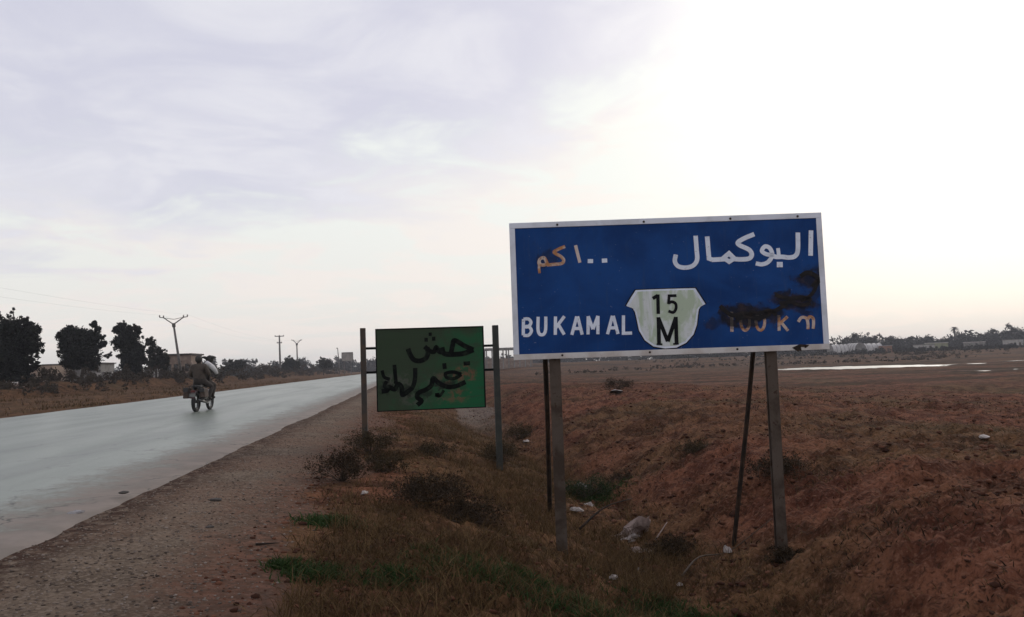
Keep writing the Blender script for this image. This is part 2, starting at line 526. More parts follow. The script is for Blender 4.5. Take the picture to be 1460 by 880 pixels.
dust_ = t.math('ADD', t.ramp(side, .82, 1.0, False), t.math('MULTIPLY', t.math('SUBTRACT', n1, .5), .75))
dust_ = t.math('ADD', dust_, t.math('MULTIPLY', t.math('SUBTRACT', n2, .5), .5))
dustm = t.ramp(dust_, .26, .9)
dl = t.ramp(t.math('ADD', t.ramp(side, .05, .0, False), t.math('MULTIPLY', t.math('SUBTRACT', n1, .5), .6)), .4, .9)
dustm = t.math('MAXIMUM', dustm, dl)
asp = t.mix(t.math('MULTIPLY', dustm, .85), asp, t.mix(t.ramp(n1, .35, .65), (.135, .098, .082), (.200, .150, .128)))
wet = t.ramp(n0, .3, .62)
cr = t.n('ShaderNodeTexVoronoi', {'Vector': t.vmath('ADD', t.vmath('MULTIPLY', pos, (1, .7, 1)), t.vmath('SCALE', t.noise(pos, 1.6, 4, .6, out='Color'), scale=.9)), 'Scale': .55}, feature='DISTANCE_TO_EDGE')
crack = t.math('MULTIPLY', t.ramp(cr.outputs['Distance'], .012, .003), t.ramp(n1, .42, .56))
asp = t.mix(t.math('MULTIPLY', crack, .8), asp, (.03, .03, .028))
lane = t.math('MULTIPLY', t.ramp(t.math('ABSOLUTE', t.math('SUBTRACT', t.math('ABSOLUTE', t.math('ADD', px_, 5.9)), .8)), .42, .1), .28)
asp = t.mix(lane, asp, (.082, .088, .080))
rg = t.math('ADD', t.math('SUBTRACT', .40, t.math('MULTIPLY', wet, .07)), t.math('MULTIPLY', dustm, .40))
finish(t, asp, rg, t.math('ADD', n3, t.math('MULTIPLY', n2, .6)), .4, .008, Specular_IOR_Level=0.5, Specular_Tint=(.93, 1.0, .88, 1))
road = link('road', rme, m_road, None, True)
tag(road, 'wet grey asphalt road running straight to the horizon', kind='structure')

# ---------------------------------------------------------------- standing water on the field
m_water, t = material('flood_water')
pos = t.n('ShaderNodeNewGeometry').outputs['Position']
n = t.noise(pos, 3.0, 3, .5)
finish(t, (.10, .09, .078), .30, n, .5, .06, Specular_IOR_Level=0.9)
for k, (cx, cy, rx, ry_, dp) in enumerate(POOLS):
    a = np.linspace(0, 2 * np.pi, 40, endpoint=False)
    ring = np.stack([cx + np.cos(a) * rx * 1.45, cy + np.sin(a) * ry_ * 1.45, np.full(40, WATER_Z - .002 * k)], -1)
    me = bpy.data.meshes.new('water'); me.from_pydata([tuple(p) for p in ring], [], [tuple(range(40))])
    tag(link('water', me, m_water), 'shallow standing flood water lying on the brown field', kind='structure')

# ---------------------------------------------------------------- blue road sign
SIGN_W, SIGN_LO, SIGN_HI = 3.25, 1.188, 2.612
rt_ = Vector((math.cos(YAW), -math.sin(YAW), 0)); fw_ = Vector((math.sin(YAW), math.cos(YAW), 0))
sign_o = rt_ * 0.0 + fw_ * 8.289
blue = empty('road_sign', sign_o, -YAW)
tag(blue, 'large blue road sign with white border and distance to BU KAMAL on two posts', 'road sign')
to_blue = homography([(724, 317), (1172, 305), (1180, 497), (734, 515)],
                     [(0, SIGN_HI), (SIGN_W, SIGN_HI), (SIGN_W, SIGN_LO), (0, SIGN_LO)])
PXM = SIGN_W / 448.0


def crop(x0, y0, k):
    return lambda p: to_blue((x0 + p[0] / k, y0 + p[1] / k))


c5 = crop(730, 310, 4.4); c6 = crop(940, 300, 4.19); cs = crop(880, 390, 7.333); ck = crop(1010, 370, 5.867)


def blots(t, p, spots, nscale, amp):
    """Irregular spray-paint patches: max over soft ellipses broken up by noise."""
    n = t.noise(p, nscale, 5, .65, .8)
    wv = t.noise(p, nscale * .9, 4, .6, .5, out='Color')
    p = t.vmath('ADD', p, t.vmath('MULTIPLY', t.vmath('SUBTRACT', wv, (.5, .5, .5)), (.42, 0, .30)))
    nn = t.math('MULTIPLY', t.math('SUBTRACT', n, .5), amp)
    out = None
    for (s, z, rs, rz, k) in spots:
        q = t.vmath('MULTIPLY', t.vmath('SUBTRACT', p, (s, 0, z)), (1 / rs, 0, 1 / rz))
        d = t.math('ADD', t.vmath('LENGTH', q), nn)
        v = t.math('MULTIPLY', t.ramp(d, 1.05, .55), k)
        out = v if out is None else t.math('MAXIMUM', out, v)
    return out


def spot(mapper, x, y, rx, ry, kk, px):
    s, z = mapper((x, y)); return (s, z, rx / px * PXM, ry / px * PXM, kk)


SMEARS = [spot(ck, 330, 480, 270, 110, 1, 5.867), spot(ck, 150, 430, 60, 60, .9, 5.867), spot(ck, 520, 485, 130, 80, .9, 5.867),
          spot(ck, 720, 350, 240, 90, .95, 5.867), spot(ck, 590, 300, 60, 40, .85, 5.867), spot(ck, 850, 170, 150, 110, .9, 5.867),
          spot(ck, 870, 300, 70, 90, .6, 5.867), spot(ck, 60, 530, 80, 55, .6, 5.867), spot(ck, 800, 440, 90, 35, .7, 5.867),
          spot(c5, 235, 255, 90, 50, .55, 4.4), spot(c5, 170, 260, 40, 60, .6, 4.4)]

m_blue, t = material('blue_sign_paint')
p = t.n('ShaderNodeTexCoord').outputs['Object']
n1 = t.noise(p, 1.3, 4, .6, .6); n2 = t.noise(p, 9, 5, .65); n3 = t.noise(t.vmath('MULTIPLY', p, (14, 1, 1.2)), 2.0, 4, .6)
c = t.mix(t.ramp(n1, .35, .68), (.0030, .033, .140), (.0075, .056, .215))
c = t.mix(t.math('MULTIPLY', t.ramp(n2, .55, .75), .35), c, (.012, .035, .11))
c = t.mix(t.math('MULTIPLY', t.ramp(n3, .52, .72), .40), c, (.028, .060, .15))
n4 = t.noise(p, 46, 2, .5)
c = t.mix(t.math('MULTIPLY', t.ramp(n4, .73, .77), .5), c, (.35, .38, .42))
c = t.mix(t.math('MULTIPLY', blots(t, p, SMEARS, 5.5, 1.1), .93), c, t.mix(t.ramp(n2, .45, .65), (.010, .009, .010), (.035, .020, .015)))
finish(t, c, .65, n2, .08, .004, Specular_IOR_Level=0.15)

m_white, t = material('white_sign_paint')
p = t.n('ShaderNodeTexCoord').outputs['Object']
n1 = t.noise(p, 5, 5, .65, .4); n2 = t.noise(p, 30, 4, .6)
c = t.mix(t.ramp(n1, .4, .7), (.72, .77, .86), (.56, .61, .70))
c = t.mix(t.math('MULTIPLY', t.ramp(n2, .60, .70), .5), c, (.20, .19, .19))
c = t.mix(t.math('MULTIPLY', blots(t, p, SMEARS[5:7], 6, 1.2), .9), c, (.02, .018, .018))
finish(t, c, .55, n2, .1, .004)

m_rusty, t = material('rust_stained_white_paint')
p = t.n('ShaderNodeTexCoord').outputs['Object']
n1 = t.noise(p, 7, 4, .6, .3); n2 = t.noise(p, 24, 4, .6)
c = t.mix(t.ramp(n1, .42, .58), (.52, .42, .36), (.40, .17, .055))
c = t.mix(t.math('MULTIPLY', t.ramp(n2, .54, .66), .6), c, (.12, .05, .025))
c = t.mix(t.math('MULTIPLY', blots(t, p, SMEARS[:9], 5.5, .9), .97), c, (.014, .010, .009))
finish(t, c, .6, n2, .12, .004)

m_stain = weathered('faintly_stained_white_paint', (.60, .50, .44), (.50, .36, .28), 9, .6, .1)
m_shield, t = material('pale_green_shield_paint')
p = t.n('ShaderNodeTexCoord').outputs['Object']
n1 = t.noise(t.vmath('MULTIPLY', p, (2.2, 1, .8)), 2.6, 4, .6, .6); n2 = t.noise(p, 26, 4, .6)
c = t.mix(t.ramp(n1, .42, .56), (.42, .50, .37), (.62, .65, .65))
c = t.mix(t.math('MULTIPLY', t.ramp(n2, .58, .7), .3), c, (.25, .28, .25))
finish(t, c, .6, n2, .08, .003)
m_black = weathered('black_sign_paint', (.006, .006, .008), (.012, .012, .015), 20, .9, .05)
m_black.node_tree.nodes['Principled BSDF'].inputs['Specular IOR Level'].default_value = .15
m_galv = weathered('grey_sign_back', (.20, .20, .20), (.13, .12, .11), 5, .6, .1)
m_post = weathered('weathered_grey_steel_post', (.088, .068, .054), (.048, .034, .025), 4, .7, .25, spots=(.05, .03, .02))
m_rust = weathered('dark_rusted_steel', (.022, .017, .014), (.05, .032, .022), 7, .75, .25)
for _m in (m_post, m_rust): _m.node_tree.nodes['Principled BSDF'].inputs['Specular IOR Level'].default_value = .12
m_frame = weathered('dulled_white_frame', (.68, .71, .78), (.52, .54, .58), 2.5, .6, .12)
m_frame_d = weathered('dusty_lower_frame', (.60, .58, .56), (.46, .41, .37), 2.5, .65, .15)

MB().box((.03, -.004, SIGN_LO + .03), (SIGN_W - .03, .012, SIGN_HI - .03)).build('panel', m_blue, blue)
MB().box((.02, .013, SIGN_LO + .02), (SIGN_W - .02, .018, SIGN_HI - .02)).build('backing_sheet', m_galv, blue)
fwid = .058
for nm, a, b, mt in (('top_border', (0, -.012, SIGN_HI - fwid), (SIGN_W, .03, SIGN_HI), m_frame),
                     ('bottom_border', (0, -.012, SIGN_LO), (SIGN_W, .03, SIGN_LO + fwid), m_frame_d),
                     ('side_border', (0, -.0115, SIGN_LO + fwid), (fwid, .0295, SIGN_HI - fwid), m_frame),
                     ('side_border', (SIGN_W - fwid, -.0115, SIGN_LO + fwid), (SIGN_W, .0295, SIGN_HI - fwid), m_frame)):
    MB().box(a, b).build(nm, mt, blue, bevel=.004)
# rivets and torn lower right corner
for s in (.5, 1.4, 2.3, 3.0):
    for z in (SIGN_LO + .034, SIGN_HI - .034):
        MB().tube([(s, -.018, z), (s, -.010, z)], .012, 8).build('rivet', m_rust, blue)
tb = MB()
for q in ([(1128, 495), (1139, 490), (1152, 491), (1149, 494), (1140, 494), (1141, 499), (1135, 500)],):
    tb.plate([to_blue(v) for v in q], -.014, .004)
tb.build('torn_border_scrap', m_rust, blue)

LET = {'B': [[(0, 0), (0, 1)], ('c', [(0, 0), (.6, .0), (.93, .22), (.6, .47), (0, .47)]), ('c', [(0, .47), (.65, .47), (1, .73), (.65, 1), (0, 1)])],
       'U': [('c', [(0, 0), (0, .68), (.18, .94), (.5, 1), (.82, .94), (1, .68), (1, 0)])],
       'K': [[(0, 0), (0, 1)], [(1, 0), (.04, .62)], [(.30, .42), (1, 1)]],
       'A': [[(0, 1), (.46, 0)], [(1, 1), (.54, 0)], [(.2, .66), (.8, .66)]],
       'M': [[(0, 1), (0, 0)], [(1, 1), (1, 0)], [(0, 0), (.5, .72)], [(1, 0), (.5, .72)]],
       'L': [[(0, 0), (0, 1), (1, 1)]]}


def strokes(name, mapper, px, lines, width, mat, parent, y0=-.0045, thick=.002, label=None):
    """One painted mark built from flat strokes, each a hair further out than the last."""
    mb = MB()
    for k, ln in enumerate(lines):
        w = width
        if isinstance(ln, tuple) and ln[0] == 'c':
            pts = crv(ln[1]); w = ln[2] if len(ln) > 2 else width
        elif isinstance(ln, tuple) and ln[0] == 'l':
            pts = ln[1]; w = ln[2]
        else:
            pts = ln
        mb.ribbon([mapper(q) for q in pts], w / px * PXM, y0, thick + .0004 * k)
    o = mb.build(name, mat, parent)
    if label: o['label'] = label
    return o


for ch, x0, x1, ya, yb in (('B', 76, 128, 643, 745), ('U', 170, 219, 628, 742), ('K', 281, 338, 626, 741), ('A', 386, 452, 626, 741),
                           ('M', 489, 551, 624, 738), ('A', 612, 678, 622, 736), ('L', 712, 766, 618, 730)):
    lines = []
    for ln in LET[ch]:
        cur = isinstance(ln, tuple)
        pts = [(x0 + u * (x1 - x0), ya + v * (yb - ya) - (u * (x1 - x0)) * .03) for u, v in (ln[1] if cur else ln)]
        lines.append(('c', pts) if cur else pts)
    strokes('letter', c5, 4.4, lines, 20, m_white, blue)

strokes('arabic_word', c6, 4.19, [
    [(911, 128), (906, 278)],
    ('c', [(834, 140), (832, 245), (815, 280), (780, 288), (740, 284), (705, 284), (675, 275)]),
    ('l', [(722, 284), (716, 232)], 22),
    ('c', [(690, 272), (648, 268), (622, 248), (640, 222), (668, 232), (682, 272), (660, 312), (622, 328), (585, 322)], 25),
    ('c', [(578, 148), (520, 172), (482, 196), (492, 214), (545, 240), (562, 268), (548, 292), (505, 298), (455, 296)]),
    [(462, 296), (428, 262), (392, 292)], ('l', [(395, 288), (428, 312), (460, 292)], 26),
    [(405, 296), (330, 300), (309, 292), (299, 160)],
    ('c', [(230, 155), (236, 240), (238, 300), (214, 334), (170, 346), (126, 338), (106, 308), (112, 268)], 26),
    ('l', [(708, 330), (742, 330)], 32)], 27, m_white, blue, label='white painted Arabic place name')
strokes('arabic_word', c5, 4.4, [
    ('c', [(338, 182), (290, 202), (268, 220), (310, 245), (330, 268), (318, 290), (270, 296), (222, 300)]),
    ('c', [(225, 292), (205, 255), (178, 262), (172, 292), (200, 300), (228, 292)]),
    ('c', [(178, 280), (172, 315), (176, 352)], 16)], 20, m_rusty, blue, label='orange stained Arabic unit word')
strokes('numeral', c5, 4.4, [[(405, 175), (434, 286)]], 20, m_stain, blue)
strokes('numeral', c5, 4.4, [('l', [(484, 276), (518, 276)], 26)], 26, m_white, blue)
strokes('numeral', c5, 4.4, [('l', [(574, 274), (608, 272)], 26)], 26, m_white, blue)

outer = [(215, 180), (520, 168), (835, 160), (890, 245), (940, 325), (890, 352), (872, 380), (862, 440), (850, 540), (815, 640), (740, 725),
         (640, 775), (520, 785), (400, 765), (310, 700), (250, 600), (225, 480), (208, 410), (185, 372), (115, 345), (160, 265)]
cc = (525, 440)
grow = lambda k: [cs((cc[0] + (x - cc[0]) * k, cc[1] + (y - cc[1]) * k)) for x, y in outer]
sh = MB().plate(grow(1.035), -.0045, .002).build('route_shield', m_black, blue)
MB().plate(grow(1.0), -.0066, .002).build('shield_rim', m_white, sh)
MB().plate(grow(.935), -.0088, .002).build('shield_face', m_shield, sh)
Y0 = -.011
strokes('numeral', cs, 7.333, [[(392, 268), (446, 236)], [(446, 226), (450, 428)]], 36, m_black, sh, Y0)
strokes('numeral', cs, 7.333, [[(640, 238), (556, 240)], [(564, 226), (557, 325)], ('c', [(552, 318), (592, 302), (630, 322), (634, 372), (606, 412), (556, 398)])], 30, m_black, sh, Y0)
strokes('letter', cs, 7.333, [[(458, 748), (452, 462)], [(640, 742), (632, 458)], [(450, 466), (548, 712)], [(634, 462), (548, 712)],
                              ('l', [(432, 742), (492, 742)], 18), ('l', [(604, 738), (662, 736)], 18)], 40, m_black, sh, Y0)
strokes('numeral', ck, 5.867, [[(206, 440), (207, 605)], ('l', [(180, 480), (206, 446)], 20)], 26, m_rusty, blue)
strokes('numeral', ck, 5.867, [ell(316, 522, 36, 72)], 24, m_rusty, blue)
strokes('numeral', ck, 5.867, [ell(440, 520, 36, 72)], 24, m_rusty, blue)
strokes('letter', ck, 5.867, [[(592, 468), (592, 597)], [(662, 480), (596, 540)], [(612, 530), (664, 596)]], 24, m_rusty, blue)
strokes('letter', ck, 5.867, [('c', [(748, 522), (775, 488), (812, 492), (826, 530), (826, 582)]), ('c', [(820, 510), (840, 482), (868, 492), (872, 530), (868, 578)])], 25, m_rusty, blue)

m_smear = weathered('scrubbed_black_paint', (.006, .005, .006), (.022, .014, .011), 14, .9, .1, .45, .7)
for ls in ([('c', [(110, 392), (150, 432), (215, 470), (300, 452), (380, 470)], 34)], [('c', [(240, 500), (330, 478), (430, 492), (520, 452)], 40)],
           [('c', [(350, 440), (430, 452), (520, 430), (570, 470)], 30)], [('c', [(562, 298), (610, 318), (700, 332), (790, 322), (856, 346)], 34)],
           [('c', [(600, 372), (690, 362), (770, 386), (850, 372)], 30)], [('c', [(770, 150), (830, 118), (900, 150), (925, 205)], 38)], [('c', [(860, 230), (900, 190), (935, 176)], 26)],
           [('c', [(905, 200), (880, 270), (835, 318), (770, 352)], 30)], [('c', [(660, 380), (600, 410), (545, 440), (470, 448)], 34)]):
    strokes('paint_smear', ck, 5.867, ls, 30, m_smear, blue, -.0095, .001)
gl = lambda s, d: ground_h((sign_o + rt_ * s + fw_ * d).x, (sign_o + rt_ * s + fw_ * d).y)
for s, w in ((.425, .112), (2.665, .105)):
    zb = float(gl(s, .09)) - .35
    pb = MB()
    pb.box((s - w / 2, .034, zb), (s + w / 2, .046, SIGN_HI - .15))              # front flange
    pb.box((s - .012, .046, zb), (s + .012, .105, SIGN_HI - .15))                # web
    pb.box((s - w / 2, .105, zb), (s + w / 2, .117, SIGN_HI - .15))              # rear flange
    pb.build('post', m_post, blue)
for z in (1.45, 1.95, 2.4):
    MB().box((.1, .0185, z - .03), (SIGN_W - .1, .0335, z + .03)).build('rail', m_galv, blue)


def to_local(p):
    v = Vector(p) - sign_o
    return (v.dot(rt_), v.dot(fw_), v.z)


for base, s_t, z_t, rr in (((1.72, 10.75), .33, 2.05, .030), ((3.55, 9.05), 2.62, 1.9, .026)):
    zb = float(ground_h(*base))
    lb = to_local((base[0], base[1], zb - .15))
    MB().tube([(s_t, .165, z_t), tuple((np.array((s_t, .165, z_t)) + np.array(lb)) / 2 + np.array((.01, 0, -.01))), lb], rr, 8).build('brace', m_rust, blue)

# ---------------------------------------------------------------- green sign
GY0 = 15.05
green_sign = empty('painted_sign', (0, GY0, 0))
tag(green_sign, 'small dark green board with black sprayed graffiti between two thin posts', 'sign board')
to_green = homography([(535, 468), (690, 466), (692, 583), (537, 585)], [(-.73, 1.885), (1.28, 1.885), (1.28, .36), (-.73, .36)])
cg = lambda q: to_green((530 + q[0] / 6.284, 460 + q[1] / 6.284))
m_green, t = material('dirty_green_board_paint')
p = t.n('ShaderNodeTexCoord').outputs['Object']
px_, py_, pz_ = t.sep(p)
n1 = t.noise(p, 1.6, 5, .65, .8); n2 = t.noise(p, 7, 5, .65, .6); n3 = t.noise(t.vmath('MULTIPLY', p, (.5, 1, 3)), 4, 5, .6, .5)
g = t.math('ADD', t.math('ADD', t.math('MULTIPLY', px_, .28), t.math('MULTIPLY', pz_, -.28)), n1)
c = t.mix(t.ramp(g, .15, .60), (.032, .052, .027), (.010, .100, .038))
c = t.mix(t.math('MULTIPLY', t.ramp(n3, .5, .7), .5), c, (.032, .038, .026))
scr = lambda x, y, rx, ry, k: (*cg((x, y)), rx / 6.284 * .013, ry / 6.284 * .013, k)
scr_m = blots(t, p, [scr(820, 470, 150, 90, .95), scr(620, 520, 150, 100, .8), scr(720, 660, 190, 80, .75), scr(230, 530, 190, 110, .8), scr(380, 680, 170, 90, .75)], 7, 1.6)
c = t.mix(t.math('MULTIPLY', scr_m, t.ramp(n2, .42, .6)), c, t.mix(t.ramp(px_, .2, .7), (.075, .080, .062), (.15, .072, .042)))
blk = blots(t, p, [scr(640, 560, 130, 45, .9), scr(300, 600, 110, 50, .85), scr(130, 570, 90, 55, .8), scr(470, 640, 100, 45, .8), scr(700, 470, 80, 45, .7)], 9, 1.3)
c = t.mix(t.math('MULTIPLY', blk, .85), c, (.007, .009, .007))
finish(t, c, .75, n2, .1, .004, Specular_IOR_Level=.2)
m_spray = weathered('black_spray_paint', (.003, .004, .004), (.006, .008, .006), 12, .95, .05)
m_scrawl = weathered('patchy_black_spray_paint', (.003, .004, .004), (.016, .024, .015), 9, .95, .05, .48, .72)
m_scrawl.node_tree.nodes['Principled BSDF'].inputs['Specular IOR Level'].default_value = .1
m_spray.node_tree.nodes['Principled BSDF'].inputs['Specular IOR Level'].default_value = .1
m_gpost = weathered('dark_painted_post', (.030, .026, .020), (.060, .036, .020), 6, .7, .2)
m_gpost2 = weathered('dark_green_painted_post', (.018, .022, .018), (.032, .032, .024), 6, .7, .2)
MB().box((-.715, -.004, .375), (1.265, .010, 1.87)).build('panel', m_green, green_sign)
for nm, a, b in (('frame_bar', (-.73, -.012, 1.86), (1.28, .03, 1.885)), ('frame_bar', (-.73, -.011, .36), (1.28, .03, .378)),
                 ('frame_bar', (-.73, -.0115, .378), (-.71, .029, 1.86)), ('frame_bar', (1.255, -.0115, .378), (1.28, .029, 1.86))):
    MB().box(a, b).build(nm, m_spray, green_sign, bevel=.003)
for x, w, zt, mt in ((-.955, .1, 1.907, m_gpost), (1.50, .115, 1.89, m_gpost2)):
    zb = float(ground_h(x, GY0)) - .3
    MB().box((x - w / 2, -.05, zb), (x + w / 2, .05, zt)).build('post', mt, green_sign, bevel=.008)
for x0, x1, z in ((-.905, -.73, 1.53), (-.905, -.73, 1.085), (1.28, 1.4425, 1.51), (1.28, 1.4425, 1.06)):
    MB().box((x0 - .002, -.022, z - .022), (x1 + .002, .022, z + .022)).build('arm', m_spray, green_sign)
GPX = 6.284 * PXM / .013 / 1.22
S = lambda ls, w: strokes('graffiti', cg, GPX, ls, w, m_scrawl, green_sign)
S([('c', [(912, 252), (830, 215), (742, 165), (722, 215), (706, 285)], 36), ('c', [(912, 252), (820, 284), (720, 290), (645, 280), (626, 225)], 38),
   ('c', [(640, 272), (600, 262), (575, 225), (556, 262), (520, 258), (470, 215)], 34),
   ('c', [(492, 222), (500, 270), (482, 318), (430, 342), (375, 332), (342, 285), (322, 232)], 36),
   ('l', [(470, 155), (500, 155)], 30), ('l', [(538, 146), (568, 146)], 30), ('l', [(508, 106), (536, 106)], 26)], 34)
S([('c', [(835, 540), (760, 572), (680, 582), (600, 548), (545, 500), (530, 560), (478, 600), (415, 625), (400, 665), (438, 700), (400, 735)], 34),
   ('c', [(800, 470), (720, 448), (656, 462), (672, 500), (740, 505), (800, 472)], 26), ('l', [(645, 368), (650, 420)], 30), ('l', [(820, 376), (878, 372)], 30)], 30)
S([('c', [(385, 405), (382, 500), (360, 575), (318, 612)], 32), ('c', [(318, 612), (270, 640), (262, 570), (230, 545), (200, 590), (150, 570), (132, 600), (85, 606)], 34),
   ('c', [(200, 372), (206, 450), (212, 540)], 28), ('c', [(130, 515), (112, 560), (140, 590)], 26), ], 30)
S([('l', [(560, 650), (600, 645)], 26)], 30)
S([('c', [(90, 420), (110, 480), (160, 500)], 24)], 22)
S([('c', [(640, 610), (600, 660), (560, 650)], 20)], 22)

# ---------------------------------------------------------------- motorcycle with two riders, riding away
BX, BY, BYAW = -6.72, 26.55, R(-4)
BZ = .022
bike = empty('motorcycle', (BX, BY, BZ), BYAW)
tag(bike, 'dark loaded motorcycle carrying two people away along the wet road', 'motorcycle')
m_tyre = weathered('black_tyre_rubber', (.012, .012, .012), (.028, .026, .024), 9, .85, .2)
m_chrome = weathered('dull_chrome', (.12, .12, .12), (.07, .065, .06), 9, .4, .05, metallic=.9)
m_engine = weathered('greasy_engine_metal', (.05, .048, .045), (.10, .095, .09), 14, .5, .2, metallic=.5)
m_bikepaint = weathered('dark_red_bike_paint', (.045, .012, .010), (.03, .010, .009), 6, .35, .03)
m_vinyl = weathered('black_vinyl', (.014, .014, .015), (.03, .028, .026), 10, .6, .15)
m_bag = weathered('faded_brown_canvas', (.050, .034, .025), (.075, .052, .040), 7, .9, .3)
m_red_lens = weathered('red_tail_lens', (.09, .010, .009), (.07, .01, .01), 9, .25, .0)
m_lens = weathered('clear_lamp_lens', (.16, .16, .15), (.12, .12, .12), 9, .15, .0)


def wheel(yc, name, w=.05):
    w_ = empty(name, (0, yc, .30)); w_.parent = bike
    MB().torus((0, 0, 0), .265, w, seg=28, s2=10).build('tyre', m_tyre, w_, True)
    rim = MB().torus((0, 0, 0), .215, .016, seg=28, s2=6)
    rim.tube([(-.06, 0, 0), (.06, 0, 0)], .035, 10)
    for k in range(14):
        a = 2 * math.pi * k / 14; sx = .035 if k % 2 else -.035
        rim.tube([(sx, .03 * math.cos(a + .4), .03 * math.sin(a + .4)), (0, .21 * math.cos(a), .21 * math.sin(a))], .0035, 4)
    rim.build('rim', m_chrome, w_, True)


wheel(-.62, 'wheel', .055); wheel(.68, 'wheel', .046)
mb = MB()
for s in (-1, 1):
    mb.tube([(s * .10, -.62, .30), (s * .10, -.15, .36), (s * .09, .05, .42)], .018, 6)      # swing arm
    mb.tube([(s * .12, -.60, .34), (s * .13, -.42, .70)], .024, 8)                            # shock
    mb.tube([(s * .08, .05, .30), (s * .09, -.08, .68), (s * .09, -.70, .74)], .016, 6)
mb.tube([(0, .05, .30), (0, .38, .42), (0, .43, .86)], .02, 6).tube([(0, .43, .84), (0, .05, .76), (0, -.1, .70)], .022, 6)
mb.build('frame', m_vinyl, bike, True)
fk = MB()
for s in (-1, 1): fk.tube([(s * .075, .68, .30), (s * .075, .44, .92)], [.024, .019], 8)
fk.build('fork', m_chrome, bike, True)
MB().tube([(-.36, .24, 1.02), (-.30, .32, 1.03), (-.10, .40, .95), (.10, .40, .95), (.30, .32, 1.03), (.36, .24, 1.02)], .013, 8).build('handlebar', m_vinyl, bike, True)
for s in (-1, 1):
    mr = MB().tube([(s * .26, .34, 1.03), (s * .34, .34, 1.14), (s * .40, .33, 1.20)], .006, 6).build('mirror', m_vinyl, bike, True)
    MB().blob((s * .42, .325, 1.22), (.055, .012, .035), 2).build('mirror_glass', m_chrome, mr, True)
MB().blob((0, .18, .86), (.13, .26, .11), 3).build('fuel_tank', m_bikepaint, bike, True)
MB().box((-.12, -.52, .74), (.12, .04, .82), .012).build('seat', m_vinyl, bike, bevel=.02)
en = MB().box((-.12, -.05, .28), (.12, .25, .46), .01)
for k in range(5): en.box((-.09, .08, .47 + k * .03), (.09, .24, .487 + k * .03))
en.build('engine', m_engine, bike)
MB().tube([(.09, .22, .48), (.13, .30, .30), (.14, .0, .24), (.16, -.35, .30), (.17, -.85, .36)], [.022, .022, .024, .042, .045], 10).build('exhaust_pipe', m_chrome, bike, True)
fd = MB()
for k in range(9):
    a0, a1 = R(20 + k * 16), R(36 + k * 16)
    for yc in (-.62,):
        p0 = (yc + .35 * -math.cos(a0), .30 + .35 * math.sin(a0)); p1 = (yc + .35 * -math.cos(a1), .30 + .35 * math.sin(a1))
        fd.add([(-.075, *p0), (.075, *p0), (.075, *p1), (-.075, *p1), (-.075, p0[0] * 1.0, p0[1] + .012), (.075, p0[0], p0[1] + .012), (.075, p1[0], p1[1] + .012), (-.075, p1[0], p1[1] + .012)],
               [(0, 1, 2, 3), (4, 5, 6, 7), (0, 1, 5, 4), (2, 3, 7, 6), (0, 3, 7, 4), (1, 2, 6, 5)])
fd.build('rear_mudguard', m_bikepaint, bike)
fd = MB()
for k in range(7):
    a0, a1 = R(40 + k * 16), R(56 + k * 16)
    p0 = (.68 - .345 * math.cos(a0), .30 + .345 * math.sin(a0)); p1 = (.68 - .345 * math.cos(a1), .30 + .345 * math.sin(a1))
    fd.add([(-.06, *p0), (.06, *p0), (.06, *p1), (-.06, *p1), (-.06, p0[0], p0[1] + .01), (.06, p0[0], p0[1] + .01), (.06, p1[0], p1[1] + .01), (-.06, p1[0], p1[1] + .01)],
           [(0, 1, 2, 3), (4, 5, 6, 7), (0, 1, 5, 4), (2, 3, 7, 6), (0, 3, 7, 4), (1, 2, 6, 5)])
fd.build('front_mudguard', m_bikepaint, bike)
MB().blob((0, .56, .90), (.09, .08, .09), 2).build('headlight', m_lens, bike, True)
MB().box((-.06, -.93, .60), (.06, -.88, .67)).build('tail_light', m_red_lens, bike, bevel=.01)
MB().box((-.09, -.945, .47), (.09, -.935, .57)).build('number_plate', m_lens, bike)
rk = MB()
for s in (-1, 1):
    rk.tube([(s * .11, -.50, .78), (s * .11, -.92, .80)], .010, 6).tube([(s * .11, -.90, .80), (s * .12, -.70, .55)], .009, 6)
for y in (-.6, -.75, -.9): rk.tube([(-.11, y, .80), (.11, y, .80)], .008, 6)
rk.build('luggage_rack', m_vinyl, bike, True)
for s, z, h in ((-1, .42, .33), (1, .44, .28)):
    sb = MB().box((s * .25 - .09, -.82, z), (s * .25 + .09, -.42, z + h), .03).build('saddle_bag', m_bag, bike, bevel=.035)
    MB().box((s * .25 - .07, -.83, z + h * .62), (s * .25 + .07, -.77, z + h * 1.0)).build('bag_flap', m_vinyl, sb, bevel=.01)
for s in (-1, 1):
    MB().tube([(s * .12, -.1, .34), (s * .26, -.1, .34)], .016, 6).build('foot_peg', m_vinyl, bike)
    MB().tube([(s * .12, .28, .36), (s * .26, .28, .36)], .016, 6).build('foot_peg', m_vinyl, bike)

m_skin = weathered('skin', (.26, .15, .10), (.20, .11, .075), 8, .6, .05)
m_hair = weathered('dark_hair', (.010, .009, .008), (.022, .018, .015), 30, .7, .4)
m_jacket = weathered('brown_olive_jacket', (.062, .048, .036), (.040, .030, .024), 9, .9, .4)
m_trouser = weathered('dark_trousers', (.030, .025, .022), (.045, .036, .030), 9, .9, .3)
m_greycoat = weathered('grey_green_coat', (.085, .082, .070), (.055, .052, .045), 9, .9, .4)
m_shoe = weathered('dark_shoe', (.015, .013, .012), (.03, .025, .02), 9, .7, .2)
m_whitecloth = weathered('white_cloth', (.62, .61, .60), (.50, .49, .48), 7, .9, .3)


